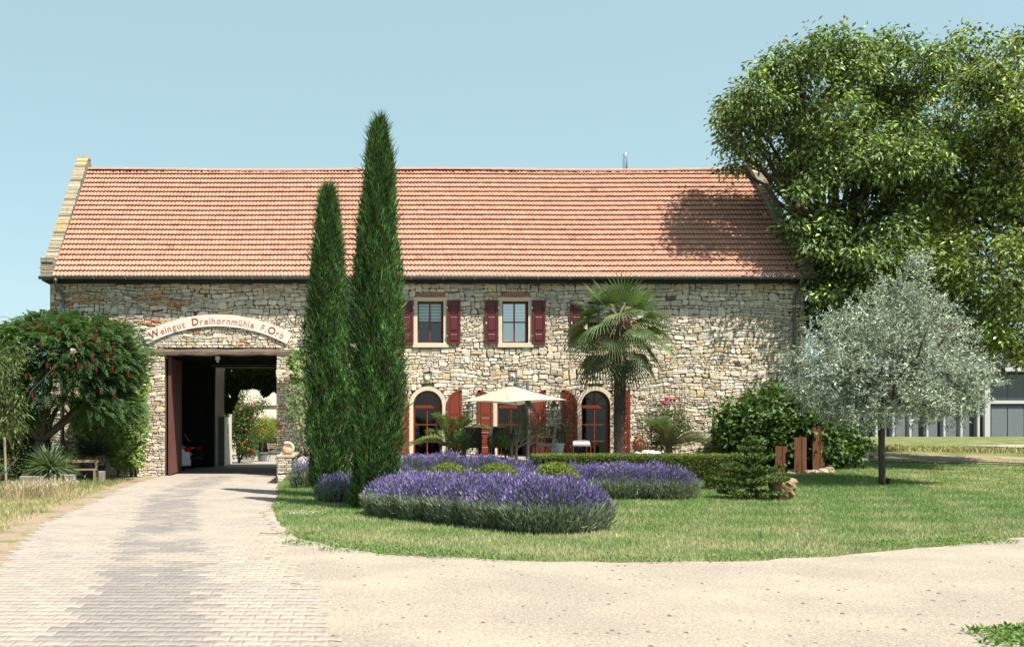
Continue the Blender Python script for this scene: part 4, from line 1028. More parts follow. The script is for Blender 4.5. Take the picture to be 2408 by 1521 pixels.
# ---- climbing vine left of the gate, and right of it
def vine(label, regions, n, y, per=1, col=(.125,.195,.045), L=.14, name='climbing_vine', stems=(), thick=.28):
    c0 = regions[0]; t = thing(name, (XF(c0[0]), y, G(XF(c0[0]), y)), label, 'climber')
    Ps = []
    for cx, cy, rx, ry in regions:
        m = int(n*rx*ry); a = rng.random(m)*2*np.pi; r = np.sqrt(rng.random(m)); kk = y/F
        Ps.append(np.column_stack([(cx + r*np.cos(a)*rx - 805)*kk, y - thick*(1-r*r*.7)*rng.random(m), 1.5-(cy + r*np.sin(a)*ry - 1010)*kk]))
    P = np.concatenate(Ps); P = P[wob3(P, 2.6) > -.62]; m = len(P)
    # three-pointed leaves: three blades each from the same base
    Nn = np.array([0, -1.0, .55]) + rng.normal(size=(m, 3))*.35; Nn = unit(Nn)
    dn = unit(np.array([0, -.3, -1.0]) + rng.normal(size=(m, 3))*.3); sd = unit(np.cross(dn, Nn)); c = colvar(col, m, .28, .35); LL = L*rng.uniform(.6, 1.15, m)
    geo = merge([leafgeo(P, dn, Nn, LL, LL*.55, c, .1), leafgeo(P, dn*.5+sd, Nn, LL*.75, LL*.5, c, .1), leafgeo(P, dn*.5-sd, Nn, LL*.75, LL*.5, c, .1)])
    leaf_obj('leaves', geo, M['leaf'], t, kind='stuff')
    mb = MB()
    for (x0, z0, x1, z1) in stems: branchy(mb, (x0, y, z0), (x1, y, z1), .035, .015, 8, .08, 6)
    if stems: mb.build('stem', M['bark'], t, smooth=True)
    return t
vine('leafy vine climbing the wall left of the gateway, down to the ground', [(305,960,44,80),(290,1040,40,60),(322,900,32,50),(300,860,40,40),(270,990,45,60),(262,870,52,42),(330,1000,22,60),(240,905,50,45),(315,850,30,32),(225,980,55,70),(325,1075,18,24)], .24, 31.9, thick=.75, stems=[(-6.75,0,-6.6,2.2),(-6.6,0,-6.9,3),(-7.2,0,-7,2.6)])
vine('vine climbing the wall between the gateway and the shorter cypress', [(705,860,26,42),(700,920,24,36),(690,840,16,26),(715,1000,22,50),(690,960,16,24)], .16, 32.1, L=.12, stems=[(-1.1,.1,-1.3,3.4)])
# ---- grey-green olive shrub right of the gate
def shrub(name, label, cat, lobes, dens, per, L, W, col, mt='leaf', base=None, stems=5, sr=.03, spread=.14, group=None, v=.3, warm=.25, droop=.1, barkm='bark', gap=None, core=0, shell=.45):
    b = base or (lobes[0][0], lobes[0][1], G(lobes[0][0], lobes[0][1]))
    t = thing(name, b, label, cat, group)
    cl = clusters_in(lobes, dens, shell, gap, 3)
    leaf_obj('leaves', foliage(cl, per, spread, L, W, col, v, warm, droop), M[mt], t, kind='stuff')
    mb = MB()
    for i in range(stems):
        l = lobes[i % len(lobes)]; branchy(mb, (b[0]+random.gauss(0, .03), b[1]+random.gauss(0, .03), b[2]-.02), (l[0]+random.gauss(0, l[3]*.4), l[1]+random.gauss(0, l[4]*.4), l[2]+random.uniform(-.2, .6)*l[5]), sr, sr*.35, 6, .12, 6)
    mb.build('stem', M[barkm], t, smooth=True)
    if core:
        mb = MB()
        for l in lobes: ellip(mb, l[:3], (l[3]*core, l[4]*core, l[5]*core))
        mb.build('inner_twigs', M['core'], t)
    return t
def LP(px, py, rx, ry, Y, ryy=None): k = Y/F; return ((px-805)*k, Y, 1.5-(py-1010)*k, rx*k, (ryy or (rx+ry)/2)*k, ry*k)
shrub('olive_shrub', 'tall loose grey green shrub beside the right gate pillar', 'shrub', [LP(697,940,24,50,31.2), LP(705,1010,26,50,31.2), LP(690,1050,18,28,31.2)], 170, 22, .06, .015, (.16,.19,.125), 'silver', base=(-1.05,31.2,.6), spread=.12, warm=.1)
# ---- fig bush
shrub('fig_bush', 'big dark green broad leaved bush at the barn\'s right corner', 'bush', [LP(1770,1000,75,62,31.1), LP(1860,1010,80,68,31.2), LP(1925,1020,72,60,31.4), LP(1978,1042,44,38,31.4), LP(1830,960,70,42,31.4), LP(1740,1040,50,40,31), LP(1900,1060,90,42,31.2)], 190, 15, .19, .14, (.065,.115,.035), base=(13.2,31.2,G(13.2,31.2)), stems=9, spread=.17, warm=.3, core=.72, shell=.8)
# ---- hedge
hx0, hx1, hy0, hy1 = 4.98, 10.05, 24.75, 26.35; 
t = thing('clipped_hedge', ((hx0+hx1)/2, hy0+.5, G(7.5, 25)), 'long low clipped box hedge in front of the terrace', 'hedge')
def htop(x): return .865
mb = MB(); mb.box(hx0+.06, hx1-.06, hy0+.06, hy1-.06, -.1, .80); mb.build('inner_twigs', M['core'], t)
def face(n, f): u = rng.random(n); v = rng.random(n); return f(u, v)
nn = 60000
P1 = face(nn, lambda u, v: np.column_stack([hx0+(hx1-hx0)*u, np.full(nn, hy0)+rng.normal(0, .03, nn)+.02*wob(u*30, v*4), v*.84])); N1 = np.tile([0, -1, 0.], (nn, 1))
nt_ = 30000; P2 = face(nt_, lambda u, v: np.column_stack([hx0+(hx1-hx0)*u, hy0+(hy1-hy0)*v, .84+rng.normal(0, .014, nt_)+.012*wob(u*25, v*8)])); N2 = np.tile([0, 0, 1.], (nt_, 1))
ns = 9000; P3 = face(ns, lambda u, v: np.column_stack([np.where(rng.random(ns) < .5, hx0, hx1)+rng.normal(0, .02, ns), hy0+(hy1-hy0)*u, v*.84])); N3 = np.tile([-1, 0, 0.], (ns, 1))
P = np.concatenate([P1, P2, P3]); N_ = np.concatenate([N1, N2, N3]); m = len(P)
tone = np.exp(rng.normal(0, .35, (m, 1)))
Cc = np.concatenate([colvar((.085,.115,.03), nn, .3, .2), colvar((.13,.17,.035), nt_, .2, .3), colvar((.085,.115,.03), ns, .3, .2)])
leaf_obj('leaves', leafgeo(P, N_*.7 + rdir(m)*.8 + [0, 0, .3], N_ + rdir(m)*.7, rng.uniform(.025, .05, m), .022, Cc, .2), M['leaf'], t, kind='stuff')
# ---- lavender
def lavender(label, blobs, dens, cat='lavender', name='lavender_bush', group='lavender mounds around the cypresses'):
    cx = np.mean([b[0] for b in blobs]); cy = np.mean([b[1] for b in blobs])
    t = thing(name, (cx, cy, G(cx, cy)), label, cat, group)
    Bp = []; Tp = []; LP_ = []; LD = []
    for (x, y, r, h) in blobs:
        n = int(dens*r*r*3.14); a = rng.random(n)*2*np.pi; q = np.sqrt(rng.random(n))*.95; z0 = G(x, y)
        hx_ = x + r*q*np.cos(a); hy_ = y + r*q*np.sin(a); hh = h*(1-.52*q**3)*rng.uniform(.76, 1.12, n)*(.97 + .13*wob(hx_*3.2, hy_*3.2)) + .10*(rng.random(n) < .03); hh = np.where((q > .78) & (rng.random(n) < .45), h*rng.uniform(.18, .5, n), hh)
        tip = np.column_stack([x + r*q*np.cos(a), y + r*q*np.sin(a), z0+hh])
        bs = np.column_stack([x + r*q*.72*np.cos(a), y + r*q*.72*np.sin(a), z0+hh*.35])
        Bp.append(bs); Tp.append(tip)
        n2 = int(n*2.0); a = rng.random(n2)*2*np.pi; q = np.sqrt(rng.random(n2)*.55+.45); u = rng.random(n2)**.8
        rr = r*(.86+.14*u)*np.clip(q, .8, 1); zz = z0 + h*.50*u**1.1 - .01
        LP_.append(np.column_stack([x+rr*np.cos(a), y+rr*np.sin(a), zz])); LD.append(np.column_stack([np.cos(a)*.45, np.sin(a)*.45, np.full(n2, 1.)]))
        n3 = int(n*.7); a = rng.random(n3)*2*np.pi; q = np.sqrt(rng.random(n3))
        LP_.append(np.column_stack([x+r*q*.85*np.cos(a), y+r*q*.85*np.sin(a), z0+h*.72*(1-.45*q**2.2)])); LD.append(np.column_stack([np.cos(a)*.3*q, np.sin(a)*.3*q, np.full(n3, 1.)]))
    B_ = np.concatenate(Bp); T_ = np.concatenate(Tp); n = len(T_)
    # drop tips buried inside neighbouring mounds
    keep = np.ones(n, bool)
    for (x, y, r, h) in blobs:
        q = np.hypot(T_[:, 0]-x, T_[:, 1]-y)/r; keep &= ~((q < .95) & (T_[:, 2]-G(x, y) < h*(1-.52*np.clip(q, 0, 1)**3)*.76))
    B_ = B_[keep]; T_ = T_[keep]; n = len(T_)
    D = unit(T_-B_); T_ = T_ + rng.normal(size=T_.shape)*.015
    Ls = np.linalg.norm(T_-B_, axis=1)
    g1 = leafgeo(B_, D, rdir(n), Ls, .009, colvar((.16,.20,.125), n, .25, .1), 0)
    P_ = np.concatenate(LP_); m = len(P_); D2 = unit(np.concatenate(LD) + rng.normal(size=(m, 3))*.35)
    g2 = leafgeo(P_, D2, rdir(m), rng.uniform(.08, .17, m), .012, colvar((.185,.225,.15), m, .38, .15), .1)
    leaf_obj('foliage', merge([g1, g2]), M['silver'], t, kind='stuff')
    sl_ = rng.uniform(.045, .085, n); Pf = T_ - D*sl_[:, None]*.4; f1 = rdir(n); pc_ = np.array([.215,.185,.385])*np.exp(rng.normal(0, .38, (n, 1))); pk = rng.random((n, 1))
    pc_ = np.where(pk < .22, pc_*np.array([1.6,1.4,1.05])+.04, pc_); pc_ = np.where(pk > .85, pc_*.55, pc_)
    g3 = leafgeo(Pf, D, f1, sl_, .019, pc_, .25); g4 = leafgeo(Pf, D, np.cross(D, f1), sl_*.95, .019, pc_*1.1, .25)
    leaf_obj('blossoms', merge([g3, g4]), M['flower'], t, kind='stuff')
    mb = MB()
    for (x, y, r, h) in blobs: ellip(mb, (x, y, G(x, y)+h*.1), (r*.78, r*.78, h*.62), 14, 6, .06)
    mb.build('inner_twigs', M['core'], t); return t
fr = [(.95,17.75,.6,.62),(1.2,17.2,.72,.66),(1.65,16.7,.8,.70),(2.15,16.1,.85,.72),(2.65,15.5,.88,.72),(3.05,14.95,.85,.72),(3.35,15.2,.8,.70),(2.0,17.9,.7,.6),(2.75,17.2,.75,.64),(3.35,16.5,.75,.64)]
lavender('long front mound of purple lavender beside the taller cypress', fr, 1900)
mid = [(1.2,20.6,.7,.5),(2.0,19.6,.75,.5),(2.9,18.7,.75,.5),(3.6,18.2,.7,.5),(1.3,19.0,.6,.5),(4.3,18.6,.6,.48)]
lavender('band of lavender behind the front mound, below the three yellow green box balls', mid, 1200)
bk = [(5.3,22.4,.95,.66),(6.1,22.1,1.0,.70),(6.9,22.0,1.0,.68),(4.5,22.8,.9,.60),(6.3,23.2,.9,.62),(5.2,23.5,.9,.6)]
lavender('wide lavender mound in front of the clipped hedge', bk, 1200)
fz = [(1.9,26.6,.75,.68),(2.8,26.8,.8,.68),(3.7,26.5,.8,.68),(4.5,25.6,.7,.70),(1.2,25.8,.7,.66),(1.2,23.9,.7,.5),(2.2,24.8,.7,.42),(3.2,24.6,.7,.42),(3.9,23.9,.7,.48),(1.1,22.4,.6,.5)]
lavender('far row of lavender below the terrace, left of the hedge', fz, 950)
lavender('loose lavender clump between the two cypress trunks', [(.0,20.6,.5,.55),(.35,20.7,.45,.5),(-.2,21.1,.4,.5),(.45,20.2,.4,.42)], 900)
lavender('small lavender clump beside the low stone wall', [(-1.02,25.6,.36,.72),(-.75,25.9,.3,.66)], 1000)
# ---- box balls
for px, py, rx, ry, Y, lb in [(1055,1122,42,26,22.3,'left'), (1169,1124,44,28,21.6,'middle'), (1305,1127,50,32,20.6,'right')]:
    k = Y/F; x = (px-805)*k; z = 1.5-(py-1010)*k; r = rx*k; zz = .02
    t = thing('box_ball', (x, Y, zz), {'left':'smallest yellow green box ball, leftmost of three among the lavender','middle':'yellow green box ball in the middle of the row of three','right':'largest yellow green box ball, rightmost of the three'}[lb], 'shrub', 'clipped box balls in the lavender')
    n = 5200; d = rdir(n); z += .07; P = np.array([x, Y, z-.05]) + d*[r*1.05, r*1.05, ry*k+.04]*(1+.05*wob3(d, 4)[:, None])
    leaf_obj('leaves', leafgeo(P, d*.6+rdir(n)*.9, d+rdir(n)*.6, rng.uniform(.03, .055, n), .028, colvar((.135,.175,.024), n, .25, .3), .2), M['leaf'], t, kind='stuff')
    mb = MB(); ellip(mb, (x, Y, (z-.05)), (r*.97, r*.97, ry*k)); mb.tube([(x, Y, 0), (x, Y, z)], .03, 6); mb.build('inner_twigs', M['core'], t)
# ---- small conifer with open whorls
cx_, cy_ = 8.84, 21.5
t = thing('small_conifer', (cx_, cy_, 0), 'small open branched conifer next to the pitted rock', 'tree')
mb = MB(); mb.tube([(cx_, cy_, -.03), (cx_+.01, cy_, .6), (cx_, cy_, 1.18)], [.035, .028, .012], 7); mb.build('trunk', M['bark'], t, smooth=True)
gs = []; mb = MB()
for (z, nb_, ln, up) in [(.10,7,.72,.10),(.28,8,.78,.25),(.48,8,.68,.40),(.70,7,.52,.55),(.92,6,.36,.8),(1.1,5,.22,1.1),(1.22,3,.14,1.8)]:
    for i in range(nb_):
        a = 2*math.pi*(i+random.random()*.5)/nb_ + z; d = Vector((math.cos(a), math.sin(a)*.9, up)).normalized(); l = ln*random.uniform(.8, 1.1)
        tips = [(Vector((cx_, cy_, z)), d, l)]
        for s in (-1, 1):
            for q in (.4, .65): tips.append((Vector((cx_, cy_, z)) + d*l*q, (d + Vector((-d.y, d.x, 0))*s*.8).normalized(), l*.42))
        for b, dd, ll in tips:
            mb.tube([b, b+dd*ll], [.008, .005], 4); n = int(400*ll); u = rng.random(n)
            P = np.array(b)[None] + np.array(dd)[None]*u[:, None]*ll; o = rdir(n); gs.append(leafgeo(P, o*.9+np.array(dd)*.9, rdir(n), .07, .02, colvar((.10,.15,.045), n, .3, .4), .1))
leaf_obj('needles', merge(gs), M['leaf_dull'], t, kind='stuff'); mb.build('branches', M['bark'], t)
# ---- fan palm
px_, py_ = 8.37, 30.2; pz = G(px_, py_); hub = Vector((8.35, 30.1, 4.88))
t = thing('fan_palm', (px_, py_, pz), 'tall fan palm with shaggy trunk in front of the right arched door', 'palm')
mb = MB(); pts = []; rad = []
for i in range(26):
    u = i/25; pts.append((px_ + .05*math.sin(u*3), py_, pz + u*(hub.z-pz-.1))); rad.append(.11 + .07*math.sin(u*2.6) + random.uniform(-.015, .015) - .04*(u > .9))
mb.tube(pts, rad, 12, jit=.08); tr = mb.build('trunk', M['bark'], t)
n = 2600; a = rng.random(n)*2*np.pi; z = pz + rng.random(n)**.8*(hub.z-pz); r = .13 + .06*rng.random(n)
P = np.column_stack([px_ + r*np.cos(a), py_ + r*np.sin(a), z]); D = np.column_stack([np.cos(a), np.sin(a), rng.uniform(-.9, .9, n)])
leaf_obj('trunk_fibre', leafgeo(P, D, rdir(n), rng.uniform(.05, .14, n), .02, colvar((.06,.048,.036), n, .5, .1, (1,1,1)), .1), M['straw'], tr, kind='stuff')
def fan_leaf(hubp, d, pet, R0, nseg, col, spread=160, droop=.5, twist=0):
    d = Vector(d).normalized(); c = Vector(hubp) + d*pet - Vector((0, 0, .12*pet*pet*2))
    ax = (d - Vector((0, 0, .45 if d.z < .45 else .08))).normalized()          # blade axis tips down beyond the stalk
    side = ax.cross(Vector((0, 0, 1))).normalized(); side = (Matrix.Rotation(twist, 3, ax) @ side); nrm = side.cross(ax).normalized()
    V = []; Fc = []; C = []
    cc = np.array(col)*math.exp(random.gauss(0, .18)); sp = R(spread)
    for i in range(nseg):
        a = -sp/2 + sp*(i+.5)/nseg; dr = (ax*math.cos(a) + side*math.sin(a)).normalized(); sd = nrm.cross(dr).normalized()
        L_ = R0*(1-.22*abs(a/(sp/2))**2)*random.uniform(.92, 1.05); w = 2*math.pi*R0*.5/360*spread/nseg*.72
        dd = Vector((0, 0, -1))
        pts = [(0, .006), (.45, w*.5), (.72, w*.36), (1.0, .003)]; b0 = len(V)
        for u, hw in pts:
            ctr = c + dr*L_*u + dd*(droop*L_*max(0, u-.4)**2*1.6)
            V += [ctr - sd*hw + nrm*hw*.5, ctr - nrm*hw*.35, ctr + sd*hw + nrm*hw*.5]; C += [cc*1.05, cc*.8, cc*1.05]
        for j in range(3):
            o = b0+j*3; Fc += [(o, o+1, o+4, o+3), (o+1, o+2, o+5, o+4)]
    return V, Fc, C, c
def palm_frond_obj(t, name, V, Fc, C, mt=None):
    mb = MB(); mb.v = [tuple(v) for v in V]; mb.f = Fc; mb.c = [tuple(c) for c in C]; return mb.build(name, mt or M['leaf'], t)
random.seed(11)
fans = []
for i in range(38):
    u = i/37; a = i*2.39996; el = 1.15 - 1.95*u**.85      # elevation of the stalk from upright to drooping
    if el < -.45: el = random.uniform(-1.25, -.45)
    fans.append((a, el, .62 + .55*u))
for a, el, pet in fans:
    d = (math.cos(a)*math.cos(el), math.sin(a)*math.cos(el)*.8, math.sin(el)); old = el < -.3
    V, Fc, C, c = fan_leaf(hub, d, pet, random.uniform(.80, 1.0), 22, (.105,.16,.062) if not old else (.10,.125,.055), random.uniform(150, 200), random.uniform(.35, .7) if el < .4 else random.uniform(.05, .25), random.uniform(-.5, .5))
    o = palm_frond_obj(t, 'frond', V, Fc, C); mb = MB(); m_ = Vector(hub).lerp(c, .5) + Vector((0, 0, .06)); mb.tube([hub, m_, c], [.016, .012, .009], 5); mb.build('stalk', M['wood_pale'], o)
# ---- feather palms
def feather_palm(label, x, y, z, nf, L_, col, elr=(.1, 1.2), front=True, seed=1):
    random.seed(seed); t = thing('feather_palm', (x, y, G(x, y)), label, 'palm', 'feather palms on the terrace')
    for i in range(nf):
        a = i*2.4 + seed; el = elr[0] + (elr[1]-elr[0])*((i*.618) % 1); l = L_*random.uniform(.8, 1.1)
        d = np.array([[math.cos(a)*math.cos(el), math.sin(a)*math.cos(el)*.75, math.sin(el)]])
        b = np.array([[x, y, z]]); V, Fc, C = pinnate(b, d, np.array([l]), 34, .34, .026, col, .42, .15, .35, True, .85)
        o = fbuild('frond', V, Fc, C, M['leaf'], t)
        dd = Vector(unit(d)[0]); mb = MB(); mb.tube([Vector(b[0]) + dd*l*u + Vector((0, 0, -.42*l*u*u)) for u in (0, .25, .5, .75, 1)], [.016, .012, .009, .006, .003], 5); mb.build('midrib', M['wood_pale'], o)
    mb = MB(); mb.lathe([(.06, G(x,y)-z-.02), (.10, -.1), (.09, .02), (.03, .12)], x, y, z, 9); mb.build('trunk', M['bark'], t); return t
feather_palm('feather palm with long arching fronds in front of the first arched door', 3.16, 28.9, 1.05, 17, 1.75, (.11,.15,.045), (.35, 1.3), seed=3)
feather_palm('feather palm with dark fronds below the red roses and wire trellis', 10.15, 30.9, .95, 24, 1.7, (.075,.11,.04), (.25, 1.35), seed=8)
# ---- yuccas
def yucca(label, x, y, z, n, L_, col, W=.035, group='yuccas in the bed left of the gateway'):
    t = thing('yucca', (x, y, 0), label, 'yucca', group); d = rdir(n); d[:, 2] = np.abs(d[:, 2])*.9 + .12; d = unit(d)
    P = np.array([x, y, z]) + rng.normal(size=(n, 3))*.03; l = L_*rng.uniform(.75, 1.1, n)[:, None]; nr = np.array([0, 0, 1.]) + rdir(n)*.3; c = colvar(col, n, .25, .2)
    h1 = P + d*l*.55; g1 = leafgeo(P, d, nr, (l*.62)[:, 0], W, c, .12); d2 = unit(d + np.array([0, 0, -.45])); g2 = leafgeo(P+d*l*.4, d2, nr, (l*.62)[:, 0], W*.9, c*1.05, .12)
    leaf_obj('leaves', merge([g1, g2]), M['leaf'], t, kind='stuff'); mb = MB(); mb.tube([(x, y, 0), (x, y, z+.1)], [.07, .05], 7); mb.build('trunk', M['bark'], t); return t
yucca('spiky grey green yucca behind the concrete edging blocks', *U(118, 0, 27.9)[:1], 27.9, .34, 300, .85, (.11,.155,.095))
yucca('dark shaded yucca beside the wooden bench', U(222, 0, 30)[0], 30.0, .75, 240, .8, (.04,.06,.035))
# ---- young peach tree at the left edge with its stake
t = thing('peach_tree', (-7.55, 21.6, 0), 'young tree with long drooping leaves cut off by the left edge', 'tree')
cl = clusters_in([LP(10,860,55,75,21.6), LP(15,960,45,75,21.6), LP(-60,880,80,100,21.6), LP(30,1010,25,30,21.6), LP(-40,980,60,60,21.6)], 170, .4)
leaf_obj('crown', foliage(cl, 12, .11, .15, .032, (.085,.115,.04), .3, .3, droop=.9), M['leaf'], t, kind='stuff')
mb = MB(); branchy(mb, (-7.55,21.6,0), (-7.5,21.6,1.5), .035, .03, 5, .05, 7)
for _ in range(8): branchy(mb, (-7.5,21.6,1.4), (-7.5+random.gauss(0,.5), 21.6+random.gauss(0,.4), random.uniform(2, 3.3)), .018, .006, 5, .12, 5)
mb.build('trunk', M['bark'], t, smooth=True)
t = thing('tree_stake', (-7.22, 21.3, 0), 'leaning reddish wooden stake at the left edge', 'stake'); mb = MB(); mb.tube([(-7.18, 21.3, -.05), (-7.26, 21.4, 1.35)], .028, 8); mb.build('post', M['wood_pale'], t)
mb = MB(); mb.tube([(-7.22, 21.33, .62), (-7.22, 21.33, .68)], .036, 8, (.1,.35,.25)); mb.build('tie', M['flower'], t)
# ---- green filling below and behind the sumac, distant trees at the left
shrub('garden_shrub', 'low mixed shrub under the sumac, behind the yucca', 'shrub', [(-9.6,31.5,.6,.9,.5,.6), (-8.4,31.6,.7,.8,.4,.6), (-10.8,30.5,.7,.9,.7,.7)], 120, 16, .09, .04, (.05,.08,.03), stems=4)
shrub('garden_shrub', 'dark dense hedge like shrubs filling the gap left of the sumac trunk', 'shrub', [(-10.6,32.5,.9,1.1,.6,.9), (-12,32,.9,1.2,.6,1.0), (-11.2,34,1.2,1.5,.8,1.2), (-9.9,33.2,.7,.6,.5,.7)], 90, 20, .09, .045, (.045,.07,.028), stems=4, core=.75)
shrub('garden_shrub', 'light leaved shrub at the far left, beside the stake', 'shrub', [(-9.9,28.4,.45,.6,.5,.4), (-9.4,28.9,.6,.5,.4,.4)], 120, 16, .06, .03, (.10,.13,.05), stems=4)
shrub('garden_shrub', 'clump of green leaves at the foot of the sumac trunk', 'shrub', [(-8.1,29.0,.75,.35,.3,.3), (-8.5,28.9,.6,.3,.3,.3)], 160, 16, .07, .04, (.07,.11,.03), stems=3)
shrub('distant_tree', 'far tree whose pointed top shows above the sumac at the left edge', 'tree', [(-13.5,38,3.6,1.9,1.8,2.3), (-12.85,38,5.35,.14,.15,.45), (-16,40,3.0,3,2,2.6), (-13.0,36,2.0,1.6,1.5,1.6)], 34, 26, .2, .09, (.05,.075,.035), base=(-13.5,38,0), stems=5, sr=.15, core=.7)
shrub('distant_tree', 'dark bushy tree far behind the left corner of the barn', 'tree', [(-19,50,3.2,4,2,3), (-24,48,3.4,5,2,3.4), (-12.5,47,2.0,2,2,2)], 16, 26, .3, .14, (.04,.06,.03), base=(-19,50,0), stems=5, sr=.15, core=.8)
# ---- weeds along the yard edge and in the lower right corner
def weed(label, pts, n, L_, col, name='weed_patch'):
    t = thing(name, (pts[0][0], pts[0][1], 0), label, 'weeds', 'low weeds creeping over the edge of the gravel')
    P = []
    for x, y, r in pts:
        m = int(n*r*r); a = rng.random(m)*2*np.pi; q = np.sqrt(rng.random(m)); P.append(np.column_stack([x+r*q*np.cos(a)*1.6, y+r*q*np.sin(a)*.8, .015+.09*(1-q)*rng.random(m)]))
    P = np.concatenate(P); m = len(P); D = rdir(m); D[:, 2] = np.abs(D[:, 2])*.8+.1
    leaf_obj('leaves', leafgeo(P, D, np.array([0,0,1.])+rdir(m)*.5, rng.uniform(.5, 1.2, m)*L_, L_*.5, colvar(col, m, .25, .3), .15), M['leaf'], t, kind='stuff'); return t
weed('bright green weeds in the bottom right corner of the gravel yard', [(4.95,7.25,.26),(5.15,7.0,.32),(4.75,6.9,.2),(5.2,7.3,.25)], 5200, .05, (.10,.18,.04))
weed('spreading weeds at the lawn\'s edge near the right side', [(6.95,13.0,.28),(7.6,13.05,.38),(8.4,13.3,.4)], 3200, .04, (.10,.18,.05))
weed('dark green weeds on the lawn tip beside the driveway bend', [(-.25,13.1,.35),(.3,12.4,.38),(.95,12.0,.35),(1.4,11.75,.3),(2.0,11.5,.28),(-.6,14.2,.22)], 2600, .045, (.09,.17,.05))
weed('small weeds at the middle of the lawn\'s front edge', [(3.6,11.35,.25),(3.1,11.45,.2),(5.2,11.8,.25),(4.4,11.5,.18)], 2400, .042, (.09,.17,.05))
# ---- grass
def grass_pts(n, x0, x1, y0, y1, p):
    y = y0 + (y1-y0)*rng.random(n)**p; x = x0 + (x1-x0)*rng.random(n); return x, y
EX = [[(p[0], p[1]) for p in gp_poly], drive_poly]
def lawn_mask(x, y):
    ok = ~inpoly(x, y, gp_poly) & ~inpoly(x, y, drive_poly)
    ok &= ~((y > 32.2) & (x > XL-.3) & (x < XR+.2)); ok &= ~((x > -1.35) & (x < 10.2) & (y > 28.3))
    ok &= ~((x > hx0) & (x < hx1) & (y > hy0))
    return ok
def blades(name, x, y, h, w, col, mt, **k):
    n = len(x); P = np.column_stack([x, y, gz(x, y)-.004]); a = rng.random(n)*2*np.pi; dx = np.column_stack([np.cos(a), np.sin(a), np.zeros(n)]); ln = rng.normal(size=(n, 3))*.35; ln[:, 2] = 1
    V = np.empty((n, 3, 3)); V[:, 0] = P-dx*w[:, None]/2; V[:, 1] = P+dx*w[:, None]/2; V[:, 2] = P+unit(ln)*h[:, None]
    Fc = np.arange(n*3).reshape(-1, 3); C = np.repeat(col, 3, 0); C = C.reshape(n, 3, 3); C[:, 2] *= 1.25
    return fbuild(name, V.reshape(-1, 3), Fc, C.reshape(-1, 3), M[mt], None, **k)
x1_, y1_ = grass_pts(330000, -1.8, 15, 11.0, 30, 1.35); x2_, y2_ = grass_pts(90000, 10, 26, 14.5, 41, 1.2)
x = np.concatenate([x1_, x2_]); y = np.concatenate([y1_, y2_]); ok = lawn_mask(x, y) & ((x < 12.2) | (y < 34.0+.3*wob(x, y)) | (y > 39.5)); x, y = x[ok], y[ok]; n = len(x)
vis_ = (x*F/y+805 < 2440) & (x*F/y+805 > 560); x, y = x[vis_], y[vis_]; n = len(x)
dry = np.clip(.18 + .6*wob(x*1.4, y*1.1) + .45*sm(-y, -18, -12) + rng.normal(0, .22, n) - .25*sm(y, 20, 27), 0, 1)[:, None]
col = (np.array([.135,.225,.065])*(1-dry) + np.array([.36,.35,.19])*dry) * np.exp(rng.normal(0, .22, (n, 1)))
blades('grass', x, y, rng.uniform(.025, .065, n)*(.8+y/40), .008*(.6+y/18), col, 'grass', kind='stuff', label='mown green lawn grass with dry patches around the lavender')
x, y = grass_pts(70000, -9.5, -3, 9, 30, 1.2); ok = lawn_mask(x, y); x, y = x[ok], y[ok]; n = len(x)
ed = np.interp(y, [p[1] for p in drive_left], [p[0] for p in drive_left]); ok = x < ed - .35 - .3*rng.random(n); x, y = x[ok], y[ok]; n = len(x)
dry = np.clip(.72 + .5*wob(x*1.6+3, y) + rng.normal(0, .2, n) - .5*sm(y, 24, 27), 0, 1)[:, None]
col = (np.array([.10,.15,.04])*(1-dry) + np.array([.46,.38,.21])*dry) * np.exp(rng.normal(0, .22, (n, 1)))
blades('dry_grass', x, y, rng.uniform(.03, .10, n)*(.8+y/40), .008*(.6+y/18), col, 'grass', kind='stuff', label='straw coloured dry grass on the verge left of the driveway')
# verge soil strip at the drive's left edge
strip('verge_soil', [(a-.75-.15*wob(b*2, a), b) for a, b in densify(drive_left, .4, .05)], [(a+.02, b) for a, b in densify(drive_left, .4, .05)], M['dirt'], .006, 4)
# tall dry stalks by the stake
t = thing('dry_stalks', (-6.9, 21.8, 0), 'tall pale dry grass stalks at the left edge in front of the edging blocks', 'grass')
n = 700; x = rng.normal(-6.85, .35, n); y = rng.normal(22.3, .8, n); P = np.column_stack([x, y, np.zeros(n)]); D = np.array([0,0,1.])+rng.normal(size=(n,3))*.25
leaf_obj('stalks', merge([leafgeo(P, D, rdir(n), rng.uniform(.15, .5, n), .008, colvar((.42,.34,.20), n, .2, .1), 0), leafgeo(P+unit(D)*.3, D+rng.normal(size=(n,3))*.3, rdir(n), .08, .018, colvar((.5,.42,.3), n, .2, .1), .2)]), M['straw'], t, kind='stuff')
# daisies
def daisies(pts, label):
    t = thing('daisy_patch', (pts[0][0], pts[0][1], 0), label, 'flowers', 'small white flowers in the lawn'); P = []
    for x, y, r, n in pts: P.append(np.column_stack([rng.normal(x, r, n), rng.normal(y, r*1.3, n)]))
    P = np.concatenate(P); n = len(P); z = gz(P[:, 0], P[:, 1]) + .055; s = rng.uniform(.007, .013, n)
    V = np.empty((n, 6, 3)); 
    for k_ in range(6): V[:, k_] = np.column_stack([P[:, 0]+s*math.cos(k_*1.047), P[:, 1]+s*math.sin(k_*1.047), z + (k_%2)*.003])
    leaf_obj('blossoms', (V.reshape(-1, 3), np.array([[0,1,2,3,4,5]])+np.arange(n)[:, None]*6, np.tile([.75,.75,.72], (n*6, 1))), M['flower'], t, kind='stuff')
daisies([(-.72,17.3,.2,50),(-.9,20.3,.25,40),(-.5,17.6,.2,40)], 'white daisies in the lawn left of the taller cypress')
